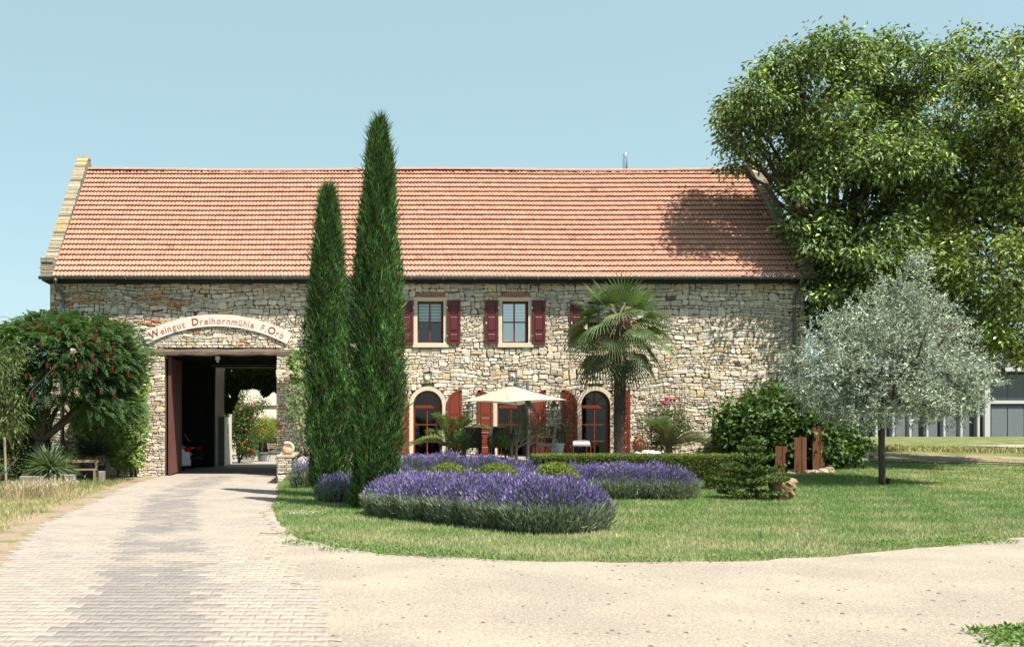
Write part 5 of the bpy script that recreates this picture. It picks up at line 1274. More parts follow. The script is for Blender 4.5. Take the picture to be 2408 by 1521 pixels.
daisies([(9.8,19,1.2,60),(12,20,1.6,80),(14.5,18.5,1.6,60),(13,28,1.6,40),(16,24,2,60)], 'scattered white daisies across the right half of the lawn')
# ============================================================ THINGS IN THE GARDEN
def simple(name, label, cat, mb, mt, loc, group=None, part=None, smooth=False):
    t = thing(name, loc, label, cat, group); mb.build(part or 'body', mt, t, smooth=smooth); return t
# low dry stone wall beside the drive, with its ornaments
t = thing('low_stone_wall', (-1.58, 30, 0), 'low dry stone wall running from the right gate pillar along the driveway', 'wall')
mb = MB(); mb.box(-1.78, -1.42, 27.66, 32.4, -.05, .72); mb.build('wall_core', M['mortar'], t)
def lowcol(x, z): return np.array(random.choice([(.48,.42,.32), (.42,.36,.27), (.52,.46,.36), (.38,.34,.28)]))*math.exp(random.gauss(0, .12))
nowarp = lambda x, z: 0
stf = rubble(-1.80, -1.40, -.02, .76, 27.66, lambda z: random.choice([.06,.08,.1]), lambda z, h: random.uniform(.14, .3), lowcol, lambda a, b: [], .03, nowarp)
stl = rubble(27.64, 32.3, -.02, .76, 0, lambda z: random.choice([.07,.09,.12]), lambda z, h: random.uniform(.16, .4), lowcol, lambda a, b: [], .03, nowarp)
stl = [([(-1.78 + v[1], v[0], v[2]) for v in s[0]], [q[::-1] for q in s[1]], s[2], s[3]) for s in stl]
emit_stones(stf + stl, t, 120)
mb = MB()
for i in range(14): y = 27.62 + i*.335; mb.bevbox(-1.83+random.uniform(-.02,.02), -1.38, y, y+.32, .735, .79+random.uniform(0, .02), .01, tuple(lowcol(0, 0))); mb.build('cap_stone', M['stone'], t); mb = MB()
def lump(x, y, z, rx, ry, rz, col, mt, name, label, cat, group=None, seed=0, n=14, m=9, amp=.2):
    t = thing(name, (x, y, z-rz), label, cat, group); v = []
    rs = np.random.default_rng(seed)
    ph1, ph2 = rs.uniform(0, 6, 2)
    for i in range(m+1):
        a = math.pi*i/m
        for k in range(n):
            b = 2*math.pi*k/n; q = 1 + amp*(math.sin(3*b+ph1+2*a)*.5*math.sin(a) + math.sin(2*a*2+ph2)*.35) + (rs.uniform(-1, 1)*amp*.35 if 0 < i < m else 0)
            v.append((x+rx*q*math.sin(a)*math.cos(b), y+ry*q*math.sin(a)*math.sin(b), z+rz*q*math.cos(a)))
    mb = MB(); mb.add(v, [(i*n+k, (i+1)*n+k, (i+1)*n+(k+1)%n, i*n+(k+1)%n) for i in range(m) for k in range(n)], col); mb.build('body', mt, t); return t
lump(-1.52, 27.85, .90, .14, .13, .12, (.50,.26,.14), M['pebble'], 'round_stone', 'round orange stone on the front end of the low wall', 'stone', seed=1, amp=.07)
t = thing('spiral_fossil', (-1.55, 28.35, .79), 'pale coiled fossil standing on the low wall behind the orange stone', 'fossil')
mb = MB(); pts = []; rad = []
for i in range(40): a = i*.38; r = .03+.0035*i; pts.append((-1.55+r*math.cos(a), 28.35+.01*math.sin(a), .97+r*math.sin(a))); rad.append(.012+.0011*i)
mb.tube(pts, rad, 7, (.45,.36,.28)); mb.build('coil', M['pebble'], t, smooth=True)
lump(-1.62, 28.1, .83, .08, .08, .05, (.45,.3,.2), M['pebble'], 'round_stone', 'small flat stone between the orange stone and the coiled fossil', 'stone', seed=2, amp=.1)
# garden spotlights
def spot(x, y, label, h=.22, rz=0):
    z = G(x, y); t = thing('garden_spotlight', (x, y, z), label, 'spotlight', 'black garden spotlights in the lawn')
    mb = MB(); mb.tube([(x, y, z-.03), (x, y, z+h*.6)], .008, 6); mb.build('stake', M['black'], t)
    mb = MB(); mb.tube([(x-.01, y+.01, z+h*.55), (x+.015, y-.01, z+h*.55+.15)], [.045, .05], 12); mb.build('lamp_head', M['black'], t)
    mb = MB(); mb.tube([(x+.0155, y-.0105, z+h*.55+.1505), (x+.016, y-.011, z+h*.55+.154)], .04, 12); mb.build('lens', M['glass'], t)
spot(-.04, 19.4, 'black spotlight on the lawn left of the taller cypress')
spot(*U(711, 0, 25.6)[:1], 25.6, 'black spotlight on a stake by the lavender near the low stone wall', .3)
spot(14.35, 26.2, 'black spotlight at the foot of the silver pear trunk', .04)
# concrete edging blocks
for (a, b, y, z1, lb) in [(48, 100, 27.3, .24, 'rounded low concrete block in front of the yucca, partly overgrown'), (118, 176, 27.6, .27, 'straight concrete edging block right of the rounded one')]:
    xa, xb = U(a, 0, y)[0], U(b, 0, y)[0]; mb = MB(); mb.bevbox(xa, xb, y-.1, y+.15, -.02, z1, .02); t = simple('edging_block', lb, 'block', mb, M['concrete'], ((xa+xb)/2, y, 0), 'concrete edging blocks left of the driveway')
    if a > 100:
        for f_ in (.33, .66): mb = MB(); mb.box(xa+(xb-xa)*f_-.008, xa+(xb-xa)*f_+.008, y-.104, y-.1, .02, z1-.02); mb.build('joint', M['dark'], t)
# wooden bench with a dark planter
t = thing('wooden_bench', (-7.7, 28.9, 0), 'low dark wooden bench in the shade between the yucca and the vine', 'bench')
mb = MB(); mb.box(-8.05, -7.1, 28.7, 28.9, .34, .38); mb.build('seat', M['wood_pale'], t)
mb = MB(); mb.box(-8.05, -7.1, 28.93, 28.96, .56, .64); mb.build('backrest', M['wood_pale'], t)
for x in (-8.0, -7.15):
    for y in (28.72, 28.93): mb = MB(); mb.box(x-.03, x+.03, y-.025, y+.025, 0, .34 if y < 28.8 else .66); mb.build('leg', M['wood_pale'], t)
mb = MB(); mb.bevbox(-7.85, -6.95, 29.2, 29.7, 0, .45, .02); simple('planter_box', 'dark planter box behind the wooden bench', 'planter', mb, M['black'], (-7.5, 29.4, 0))
mb = MB(); mb.bevbox(-7.02, -6.85, 28.6, 28.8, 0, .32, .02); simple('stone_block', 'small grey stone block at the right end of the wooden bench', 'block', mb, M['concrete'], (-6.9, 28.7, 0))
mb = MB(); mb.tube([(-6.6,28.7,.02),(-6.2,28.75,.02),(-5.9,28.8,.025),(-5.75,28.95,.02)], .018, 6); simple('hose', 'short pink hose lying on the ground left of the gateway', 'hose', mb, M['terracotta'], (-6.2,28.7,0))
# rust columns with stones round their feet
def column(px0, px1, pxs, ptop, Y, label):
    k = Y/F; x0, x1 = (px0-805)*k, (px1-805)*k; w = x1-x0; z0 = G((x0+x1)/2, Y); h = 1.5-(ptop-1010)*k-z0
    t = thing('rusted_steel_column', ((x0+x1)/2, Y, z0), label, 'column', 'rusted steel columns on the lawn'); dep = .34; sh = (pxs-px1)*k + .0
    # a square tube turned a little so that its right side shows
    A = [(x0, Y), (x1, Y+.06), (x1+.25, Y+.30), (x0+.22, Y+.30)]
    mb = MB(); n = 4; v = [(a, b, z0-.03) for a, b in A] + [(a, b, z0+h) for a, b in A]
    I = [(a+(sum(q[0] for q in A)/4-a)*.07, b+(sum(q[1] for q in A)/4-b)*.07) for a, b in A]
    v += [(a, b, z0+h) for a, b in I] + [(a, b, z0+h-.12) for a, b in I]
    f = [(i, (i+1)%4, (i+1)%4+4, i+4) for i in range(4)] + [(4+i, 4+(i+1)%4, 8+(i+1)%4, 8+i) for i in range(4)] + [(8+i, 8+(i+1)%4, 12+(i+1)%4, 12+i) for i in range(4)] + [(12,13,14,15)]
    mb.add(v, f); mb.build('shell', M['rust'], t)
    mb = MB(); mb.bar((x1+.003, Y+.05, z0), (x1+.003, Y+.05, z0+h-.01), .012); mb.build('corner_seam', M['rust'], t)
column(1823, 1842, 1852, 1048, 29.3, 'shortest and darkest of the three rusted steel columns')
column(1868, 1888, 1897, 1027, 29.3, 'middle rusted steel column, lit orange brown')
column(1911, 1931, 1941, 1003, 30.0, 'tallest rusted steel column, under the silver pear\'s branches')
for i, (px, py, Y, r) in enumerate([(1856,1110,29.2,.08),(1899,1108,29.4,.1),(1906,1107,29.7,.07),(1915,1111,29.3,.12),(1925,1112,29.3,.09),(1935,1110,29.6,.13),(1943,1111,29.4,.09),(1950,1106,29.7,.17),(1957,1110,29.4,.08),(1865,1112,29.2,.06),(1862,1109,29.5,.07)]):
    x = U(px, 0, Y)[0]; col = random.choice([(.40,.33,.25), (.33,.22,.15), (.44,.38,.31)]) if i != 7 else (.25,.17,.13)
    lump(x, Y, G(x, Y)+r*.4, r, r*.8, r*.6, col, M['pebble'], 'field_stone', 'brownish boulder, the largest stone right of the tallest column' if i == 7 else 'pale field stone lying at the foot of the rusted columns', 'stone', 'field stones round the rusted columns', seed=i, amp=.22)
# pitted rock
rk = lump(9.43, 21.4, .26, .31, .26, .31, (1,1,1), M['rock'], 'pitted_rock', 'brown pitted rock with flat overhanging top beside the small conifer', 'rock', seed=4, n=22, m=14, amp=.16)
v = rk.children[0].data.vertices
for q in v:
    if q.co.z > .44: q.co.x = q.co.x*1.25; q.co.z = .44 + (q.co.z-.44)*.6
    elif .2 < q.co.z < .42: q.co.x *= .86
    q.co += Vector(rdir(1)[0])*.02
# parasol
mx, my = (1240-805)*28.2/F, 28.2; mz = G(mx, my)
t = thing('parasol', (mx, my, mz), 'cream cantilever parasol with grey mast over the terrace table', 'parasol')
pk = Vector(((1200-805)*27.6/F, 27.6, 1.5+105*27.6/F)); kk = 27.6/F
def corner(px, py, y): return Vector(((px-805)*y/F, y, 1.5-(py-1010)*y/F))
cs = [corner(1083, 943, 27.4), corner(1190, 944, 26.2), corner(1333, 939, 27.8), corner(1215, 952, 29.2)]
V = []; Fc = []; n = 8
for q in range(4):
    a, b = cs[q], cs[(q+1) % 4]; base = len(V)
    for i in range(n+1):
        for j in range(n+1):
            u = i/n; w = j/n; e = a.lerp(b, w); inw = math.sin(math.pi*w)*.10; e = e.lerp(pk, inw*.6) - Vector((0, 0, inw*.0)); p = pk.lerp(e, u); p.z -= .02*math.sin(math.pi*u)*(1-.3*math.sin(math.pi*w)) ; V.append(tuple(p))
    Fc += [(base+i*(n+1)+j, base+(i+1)*(n+1)+j, base+(i+1)*(n+1)+j+1, base+i*(n+1)+j+1) for i in range(n) for j in range(n)]
mb = MB(); mb.add(V, Fc); can = mb.build('canopy', M['canvas'], t, smooth=True)
for c in cs: mb = MB(); mb.bar(pk - Vector((0,0,.06)), c - Vector((0,0,.02)), .02, .03); mb.build('rib', M['alu'], t)
mb = MB(); mb.lathe([(.09, 0), (.10, .03), (.04, .09)], pk.x, pk.y, pk.z-.02, 12); mb.build('crown_cap', M['canvas'], t)
mb = MB(); mb.tube([(mx, my, mz), (mx, my, 1.5+116*my/F)], .042, 12); mb.build('mast', M['alu'], t)
mb = MB(); top = corner(1203, 884, 27.7); mb.bar(corner(1262, 968, 28.1), top, .045, .06); mb.build('boom', M['alu'], t)
mb = MB(); mb.bar(top, pk + Vector((0, 0, .05)), .045, .05); mb.bar(corner(1240, 898, 28.1), corner(1218, 912, 27.8), .03, .04); mb.bar(corner(1240, 950, 28.1), corner(1244, 1010, 28.1), .05, .03); mb.build('strut', M['alu'], t)
mb = MB(); mb.box(mx-.06, mx+.06, my-.08, my+.06, 1.5+50*my/F, 1.5+78*my/F); mb.build('crank_box', M['alu'], t)
mb = MB(); mb.box(mx-.5, mx+.5, my-.5, my+.5, mz+.025, mz+.10); mb.build('base', M['concrete'], t)
# dining table and chairs
def wchair(x, y, rz, label):
    z = G(x, y)+.02; t = thing('wicker_chair', (x, y, z), label, 'chair', 'dark wicker chairs round the terrace table', rz=rz)
    mb = MB(); mb.bevbox(-.27, .27, -.27, .27, .36, .45, .01); mb.build('seat', M['wicker'], t)
    mb = MB(); mb.add([(-.27,.22,.45),(.27,.22,.45),(.27,.28,.45),(-.27,.28,.45),(-.25,.33,.95),(.25,.33,.95),(.25,.38,.95),(-.25,.38,.95)], [(3,2,1,0),(4,5,6,7),(0,1,5,4),(1,2,6,5),(2,3,7,6),(3,0,4,7)]); mb.build('backrest', M['wicker'], t)
    for s in (-1, 1):
        mb = MB(); mb.box(s*.27-.03, s*.27+.03, -.27, .27, .62, .66); mb.box(s*.27-.025, s*.27+.025, -.26, -.21, .45, .62); mb.build('arm', M['wicker'], t)
        for yy in (-.23, .23): mb = MB(); mb.box(s*.24-.025, s*.24+.025, yy-.025, yy+.025, 0, .36); mb.build('leg', M['wicker'], t)
    return t
tx, ty = 4.35, 29.6; tz = G(tx, ty)+.02
t = thing('garden_table', (tx, ty, tz), 'dark garden table under the cream parasol', 'table')
mb = MB(); mb.bevbox(tx-.85, tx+.85, ty-.45, ty+.45, tz+.70, tz+.74, .01); mb.build('table_top', M['wicker'], t)
for a in (-.75, .75):
    for b in (-.36, .36): mb = MB(); mb.box(tx+a-.04, tx+a+.04, ty+b-.04, ty+b+.04, tz, tz+.70); mb.build('leg', M['wicker'], t)
for i, (x, y, rz, lb) in enumerate([(3.75, 28.85, 3.1, 'dark wicker chair at the left front of the terrace table'), (4.55, 28.9, 3.2, 'dark wicker chair at the right front of the terrace table, behind the rose bush'), (3.15, 29.6, 1.5, 'dark wicker chair at the left end of the terrace table'), (3.9, 30.35, 0, 'dark wicker chair behind the terrace table, nearer the left'), (4.8, 30.35, .1, 'dark wicker chair behind the terrace table, nearer the parasol mast'), (5.85, 29.3, -1.4, 'dark wicker chair right of the parasol mast by the red shutter')]): wchair(x, y, rz, lb)
# potted olive tree, standard roses
def pot(x, y, z, r, h, mt, t, name='pot'):
    mb = MB(); mb.lathe([(r*.72, 0), (r*.95, h*.85), (r*1.06, h*.86), (r*1.06, h), (r*.93, h), (r*.9, h*.9), (0.001, h*.88)], x, y, z, 18); return mb.build(name, mt, t)
Yo = 28.0; ox, oz = (1213-805)*Yo/F, G(4.9, Yo)
t = thing('olive_tree', (ox, Yo, oz), 'small olive tree with pale forked trunk in front of the middle arched door', 'tree')
cl = clusters_in([LP(1215,1000,42,30,Yo), LP(1185,1030,32,26,Yo), LP(1250,1015,38,30,Yo), LP(1225,980,26,20,Yo), LP(1275,1010,22,18,Yo), LP(1200,985,18,14,Yo)], 330, .25, -.5, 4)
leaf_obj('crown', foliage(cl, 16, .07, .055, .014, (.14,.175,.10), .3, .15, droop=-.1), M['silver'], t, kind='stuff')
mb = MB()
def UV(px, py, Y): return Vector(U(px, py, Y))
branchy(mb, (ox, Yo, oz), UV(1216, 1052, Yo), .035, .03, 4, .05, 8)
for e in [(1250,1012),(1225,1000),(1195,1030),(1265,1020),(1210,1005)]: branchy(mb, UV(1216,1053,Yo), UV(*e, Yo), .022, .008, 5, .12, 6)
mb.build('trunk', M['bark_pale'], t, smooth=True)
def rose(label, px, py, rx, ry, Y, flowers, group='standard roses on the terrace edge'):
    x = (px-805)*Y/F; z = G(x, Y); t = thing('standard_rose', (x, Y, z), label, 'rose', group)
    cl = clusters_in([LP(px,py,rx,ry,Y)], 420, .3); leaf_obj('crown', foliage(cl, 20, .06, .06, .04, (.085,.135,.04), .28, .3, droop=.2), M['leaf'], t, kind='stuff')
    mb = MB(); branchy(mb, (x, Y, z-.02), (x, Y, 1.5-(py-1010)*Y/F), .018, .012, 5, .03, 6); mb.build('stem', M['bark_pale'], t, smooth=True)
    for fx, fy, r in flowers:
        c = Vector(U(fx, fy, Y-rx*.8*Y/F)); mb = MB()
        for k_ in range(9):
            d = Vector(rdir(1)[0]); d.y = -abs(d.y)
            s = d.cross(Vector((.3,.2,1))).normalized()*r; u = d.cross(s).normalized()*r
            mb.add([c-s*.6, c+u*.5+d*r*.4, c+s*.6, c-u*.5+d*r*.5], [(0,1,2,3)], (.62,.03,.09))
        mb.build('bloom', M['flower'], t)
rose('round standard rose bush with one red bloom left of the olive tree', 1178, 1035, 30, 24, 27.9, [(1150,1036,.05),(1158,1031,.03)])
rose('round standard rose bush with a pink red bloom beside the left feather palm', 1086, 1040, 26, 26, 28.2, [(1062,1009,.055),(1070,1020,.03)])
# tall white pot with a dark leaved shrub
Yw = 31.0; wx_ = (1315-805)*Yw/F; wz = G(wx_, Yw)+.02
t = thing('potted_shrub', (wx_, Yw, wz), 'tall white pot with a dark airy shrub between the two right doors', 'plant')
pot(wx_, Yw, wz, .15, .42, M['white'], t)
cl = clusters_in([LP(1315,1010,24,28,Yw), LP(1330,1000,18,20,Yw), LP(1308,1030,20,15,Yw)], 300, .2); leaf_obj('leaves', foliage(cl, 14, .07, .07, .025, (.05,.075,.03), .3, .2), M['leaf'], t, kind='stuff')
mb = MB(); 
for e in [(1310,1000),(1320,1010),(1328,1000)]: branchy(mb, (wx_, Yw, wz+.35), UV(*e, Yw), .014, .006, 5, .1, 5)
mb.build('stem', M['bark'], t, smooth=True)
# dark barrel with hoop
t = thing('wooden_barrel', (6.1, 30.7, G(6.1,30.7)+.02), 'cut down reddish barrel by the shutter right of the parasol mast', 'barrel'); bz_ = G(6.1,30.7)+.02
mb = MB(); mb.lathe([(.24, 0), (.30, .22), (.31, .35), (.29, .45), (.27, .45), (.26, .4)], 6.1, 30.7, bz_, 18); mb.build('staves', M['redwood'], t)
for zz in (.1, .36): mb = MB(); mb.lathe([(.285+.06*zz, zz), (.29+.06*zz, zz+.03)], 6.1, 30.7, bz_, 18); mb.build('hoop', M['zinc'], t)
# mesh garden chair seen from behind
Yc = 29.0; x0, x1 = (1348-805)*Yc/F, (1389-805)*Yc/F; z0 = G(7, Yc)+.02; zt = 1.5-(1036-1010)*Yc/F
t = thing('mesh_chair', ((x0+x1)/2, Yc, z0), 'silver mesh garden chair with striped cushion, seen over the hedge', 'chair')
mb = MB()
for i in range(22): x = x0+.02+(x1-x0-.04)*i/21; mb.bar((x, Yc, z0+.4), (x, Yc+.08, zt), .006)
for i in range(18): z = z0+.42+(zt-z0-.44)*i/17; mb.bar((x0+.01, Yc+.003+.08*i/17, z), (x1-.01, Yc+.003+.08*i/17, z), .006)
mb.build('backrest', M['mesh_metal'], t)
for i, c in enumerate([(.55,.53,.5),(.35,.12,.1),(.55,.53,.5)]): mb = MB(); mb.box(x0+.13+i*.075, x0+.13+i*.075+.07, Yc+.095, Yc+.13, z0+.42, zt-.03, c); mb.build('cushion_stripe', M['flower'], t)
mb = MB(); mb.tube([(x0, Yc, z0), (x0, Yc+.02, z0+.42), (x0+.02, Yc+.09, zt), ((x0+x1)/2, Yc+.10, zt+.03), (x1-.02, Yc+.09, zt), (x1, Yc+.02, z0+.42), (x1, Yc, z0)], .014, 6); mb.build('frame', M['redwood'], t)
for x in (x0, x1): mb = MB(); mb.tube([(x, Yc+.5, z0), (x, Yc+.45, z0+.42), (x, Yc+.02, z0+.43)], .013, 6); mb.build('leg', M['redwood'], t)
mb = MB(); mb.box(x0, x1, Yc+.02, Yc+.48, z0+.40, z0+.43); mb.build('seat', M['wicker'], t)
# terracotta jar, leaning, and white stones, bowl by the right door
t = thing('broken_jar', (9.3, 31.4, G(9.3,31.4)), 'leaning broken terracotta jar right of the fan palm', 'jar')
c0 = Vector((9.42, 31.4, .64)); mb = MB(); ax = Vector((-.12, .05, 1)).normalized(); sx_ = ax.cross(Vector((0,1,0))).normalized(); sy_ = ax.cross(sx_)
prof_ = [(.08,0),(.16,.12),(.20,.3),(.19,.45),(.14,.58),(.11,.62),(.13,.68)]; n = 18; V = []
for r, z in prof_:
    for k_ in range(n): a = 2*math.pi*k_/n; V.append(c0 + ax*z + sx_*r*math.cos(a) + sy_*r*math.sin(a))
f = [(i*n+k_, i*n+(k_+1)%n, (i+1)*n+(k_+1)%n, (i+1)*n+k_) for i in range(len(prof_)-1) for k_ in range(n) if not (i < 2 and 11 <= k_ <= 15)]
mb.add(V, f); mb.build('body', M['terracotta'], t, smooth=True)
for i in range(17):
    px = 1492 + i*3.3 + random.uniform(-3, 3); Y = 28.6+random.uniform(0, .6); r = random.uniform(.06, .11); x = (px-805)*Y/F
    lump(x, Y, G(x, Y)+.32+random.uniform(0, .1) if False else G(x, Y)+r*.5+.16, r*1.1, r, r*.75, (.52,.50,.46), M['pebble'], 'white_stone', 'smooth white stone in the pile between the fan palm and the right feather palm', 'stone', 'pile of white stones on the terrace', seed=i+30, amp=.14)
mb = MB(); mb.bevbox((1488-805)*28.9/F, (1552-805)*28.9/F, 28.45, 29.4, G(8.8,28.9), G(8.8,28.9)+.17, .02); simple('stone_bed_edge', 'low kerbed bed that carries the pile of white stones', 'bed', mb, M['concrete'], (8.9, 28.9, G(8.8,28.9)))
t = thing('planted_bowl', (7.45, 31.2, G(7.45,31.2)), 'dark bowl with small succulents in front of the right arched door', 'plant'); pot(7.45, 31.2, G(7.45,31.2)+.02, .22, .28, M['black'], t, 'bowl')
V_ = np.array([7.45,31.2,.98])+rng.normal(size=(220,3))*[.12,.1,.02]; leaf_obj('leaves', leafgeo(V_, rdir(220)+[0,0,.8], rdir(220), .06, .03, colvar((.16,.10,.06), 220)), M['leaf'], t, kind='stuff')
mb = MB(); mb.box(7.1, 7.9, 31.0, 31.4, G(7.4,31.2)+.005, G(7.4,31.2)+.02)
# climbing rose with trellis
Yt = 32.1; t = thing('wire_trellis', ((1575-805)*Yt/F, Yt, .65), 'thin wire trellis on the wall above the red roses', 'trellis'); mb = MB()
A = [U(px, 1050, Yt) for px in np.linspace(1532, 1618, 9)]; xs_ = [a[0] for a in A]; zt_ = ZF(912); zb_ = .7
for i, x in enumerate(xs_): mb.bar((x, Yt, zb_), (x + (x-xs_[4])*.10, Yt, zt_+.03), .012)
for z in np.linspace(zb_+.3, zt_, 11): mb.bar((xs_[0]-.03, Yt-.008, z), (xs_[-1]+.03, Yt-.008, z), .012)
mb.build('wires', M['zinc'], t)
Yr = 31.6; t = thing('climbing_rose', ((1570-805)*Yr/F, Yr, .65), 'climbing rose with crimson blooms on the wire trellis', 'rose')
cl = clusters_in([LP(1540,1000,32,36,Yr), LP(1560,960,30,24,Yr), LP(1590,1000,34,36,Yr), LP(1550,1040,36,18,Yr), LP(1600,975,20,30,Yr)], 200, .3, -.5, 3); leaf_obj('leaves', foliage(cl, 16, .09, .075, .045, (.075,.11,.038), .3, .3), M['leaf'], t, kind='stuff')
mb = MB(); [branchy(mb, ((1570-805)*Yr/F, Yr, .6), UV(px, py, Yr), .016, .006, 6, .1, 5) for px, py in [(1540,980),(1565,940),(1590,960),(1600,990)]]; mb.build('stem', M['bark'], t)
for px, py, r, c in [(1568,936,.11,(.62,.05,.16)),(1577,938,.09,(.62,.05,.18)),(1586,939,.09,(.55,.03,.05)),(1559,946,.11,(.6,.03,.09)),(1565,948,.08,(.55,.03,.07)),(1533,990,.05,(.55,.05,.03)),(1596,984,.05,(.5,.05,.03)),(1561,958,.04,(.5,.06,.04))]:
    cc_ = Vector(U(px, py, Yr-.45)); mb = MB()
    for k_ in range(16):
        d = Vector(rdir(1)[0]); d.y = -abs(d.y); s = d.cross(Vector((.3,.2,1))).normalized()*r*.5; u = d.cross(s).normalized()*r*.5; p = cc_ + d*r*.5
        mb.add([p-s*.7, p+u*.6, p+s*.7, p-u*.6], [(0,1,2,3)], c)
    mb.build('bloom', M['flower'], t)
shrub('garden_shrub', 'small grey green weeds at the wall foot left of the fig bush', 'shrub', [LP(1650,1055,26,12,31.8), LP(1690,1045,18,16,31.8)], 220, 10, .05, .02, (.13,.15,.08), stems=2)
# rusty bird-like ornament in the lavender
t = thing('rusty_ornament', (2.75, 18.9, .45), 'small rusty metal bird ornament lying on the lavender', 'ornament')
c = Vector(U(1117, 1131, 18.7)); mb = MB(); mb.tube([c+Vector((-.16,0,-.02)), c+Vector((-.03,0,.0)), c+Vector((.06,0,.03)), c+Vector((.14,0,.0))], [.006,.03,.035,.01], 7); mb.build('body', M['rust'], t)
mb = MB(); mb.add([c+Vector((-.02,-.02,.02)), c+Vector((.08,-.02,.03)), c+Vector((.0,-.10,.07))], [(0,1,2)]); mb.tube([c, (c.x, c.y, 0)], .006, 5); mb.build('wing', M['rust'], t)
# ============================================================ BEYOND THE GATE
t = thing('annexe', (-4.95, 43, 0), 'sunlit cream wall end beyond the passage behind the grey door leaf', 'wall')
mb = MB(); mb.box(-5.6, -4.93, 41.3, 44.4, 0, 4.6); mb.build('wall', M['cream'], t)
mb = MB(); mb.box(-4.929, -4.915, 42.9, 43.05, 1.35, 1.75); mb.build('niche', M['dark'], t)
t = thing('hanging_vine', (-3.6, 41.8, 4.2), 'dark vine hanging down into the rear opening of the passage', 'climber')
mb = MB(); mb.tube([(-5.4,41.7,4.25), (-1.9,41.7,4.25)], .03, 6); mb.build('wire', M['black'], t)
n = 9000; xx = rng.uniform(-5.15, -2.2, n); dep_ = .95 + .45*np.sin(xx*2.3+1) + .35*np.sin(xx*5.1) + .45*sm(xx, -4.1, -5.1)*1.2; zz = 4.25 - rng.random(n)**.8*np.clip(dep_, .85, 2.2)*1.15; yv = 41.6+.5*rng.random(n)
P = np.column_stack([xx, yv, zz]); 
for _ in range(1): P = P[(wob3(P, 3.2) > -.25) | (P[:, 2] > 3.6)]
n = len(P); leaf_obj('leaves', leafgeo(P, rdir(n)*.5+[0,0,-1], np.array([0,-1,0])+rdir(n)*.5, rng.uniform(.08,.15,n), .10, colvar((.04,.065,.02), n)), M['leaf'], t, kind='stuff')
Yv = 45.2; t = thing('trumpet_vine', (-4.6, Yv, 0), 'trumpet vine full of orange blossoms in the sunny courtyard', 'climber')
cl = clusters_in([LP(575,1000,30,80,Yv), LP(560,925,20,30,Yv), LP(566,975,24,40,Yv), LP(570,1040,28,45,Yv), LP(590,965,26,22,Yv), LP(612,950,22,14,Yv), LP(585,1065,20,18,Yv), LP(552,1000,12,60,Yv)], 110, .2, None)
leaf_obj('leaves', foliage(cl, 30, .16, .11, .05, (.055,.105,.03), .3, .35), M['leaf'], t, kind='stuff')
mb = MB(); [branchy(mb, (-4.7, Yv, 0), UV(px, py, Yv), .04, .015, 6, .1, 6) for px, py in [(560,930),(590,960),(570,1000)]]; mb.build('stem', M['bark'], t, smooth=True)
for (fx, fy) in [(1090,590),(1120,620),(1160,648),(1080,680),(1170,725),(1080,740),(1305,693),(1218,830),(1245,812),(1148,888),(1228,928),(1322,860),(1345,928),(1275,925),(1078,998),(1235,1028),(1205,1058),(1250,1125),(1295,1128),(1290,1200),(1370,815),(1400,930),(1310,790),(1188,1075)]:
    px, py = (500+fx*.3945)*.5879, (1350+fy*.3945)*.5879; c = Vector(U(px, py, Yv-.75)); mb = MB(); r = random.uniform(.045, .10)
    for k_ in range(10):
        d = Vector(rdir(1)[0]); d.y = -abs(d.y); s = d.cross(Vector((.3,.2,1))).normalized()*r*.5; u = d.cross(s).normalized()*r*.5; p = c+d*r*.6; mb.add([p-s, p+u*.7, p+s, p-u*.7], [(0,1,2,3)], (.75,.14,.03))
    mb.build('bloom', M['flower'], t)
Yg = 47.6; gx = (617-805)*Yg/F
t = thing('potted_ball_tree', (gx, Yg, 0), 'yellow green ball tree in a grey pot in the courtyard', 'tree')
cl = clusters_in([LP(618,1000,36,32,Yg), LP(600,1010,22,18,Yg), LP(640,1005,22,24,Yg)], 130, .3); leaf_obj('crown', foliage(cl, 24, .09, .08, .05, (.19,.24,.03), .25, .3), M['leaf'], t, kind='stuff')
mb = MB(); branchy(mb, (gx, Yg, .4), (gx, Yg, 1.5), .03, .025, 5, .06, 7); mb.build('trunk', M['bark_pale'], t, smooth=True); pot(gx, Yg, 0.006, .26, .44, M['greypot'], t)
def fchair(x, y, rz, label):
    t = thing('folding_chair', (x, y, .006), label, 'chair', 'folding slatted chairs in the courtyard', rz=rz)
    for k_ in range(4): mb = MB(); mb.box(-.2, .2, -.2+k_*.1, -.12+k_*.1, .43, .45); mb.build('seat_slat', M['wood_pale'], t)
    for k_ in range(3): mb = MB(); mb.box(-.2, .2, .2, .22, .60+k_*.09, .66+k_*.09); mb.build('back_slat', M['wood_pale'], t)
    for s in (-1, 1):
        mb = MB(); mb.bar((s*.21, -.2, 0), (s*.21, .21, .86), .02); mb.build('leg', M['alu'], t)
        mb = MB(); mb.bar((s*.19, .2, 0), (s*.19, -.2, .45), .02); mb.build('leg', M['alu'], t)
fchair((642-805)*48.6/F, 48.6, .5, 'folding slatted chair right of the grey pot in the courtyard'); fchair((580-805)*50/F, 50, -.8, 'folding slatted chair in the shade left of the grey pot'); fchair((596-805)*51/F, 51, 2.5, 'folding slatted chair behind the grey pot, turned away')
t = thing('courtyard_house', (-5, 62, 0), 'cream house with balcony and striped awning across the courtyard', 'house')
mb = MB(); mb.box(-14, -1.5, 61, 66, 0, 6.8); mb.build('wall', M['cream'], t)
mb = MB(); mb.box(-14, -1.5, 60.2, 61, 3.0, 3.15); mb.build('balcony', M['cream'], t)
for i in range(20): mb = MB(); mb.box(-6.4+i*.2, -6.37+i*.2, 60.2, 60.23, 3.15, 4.0); mb.build('baluster', M['white'], t)
mb = MB(); mb.box(-6.5, -2.4, 60.19, 60.24, 4.0, 4.05); mb.build('rail', M['white'], t)
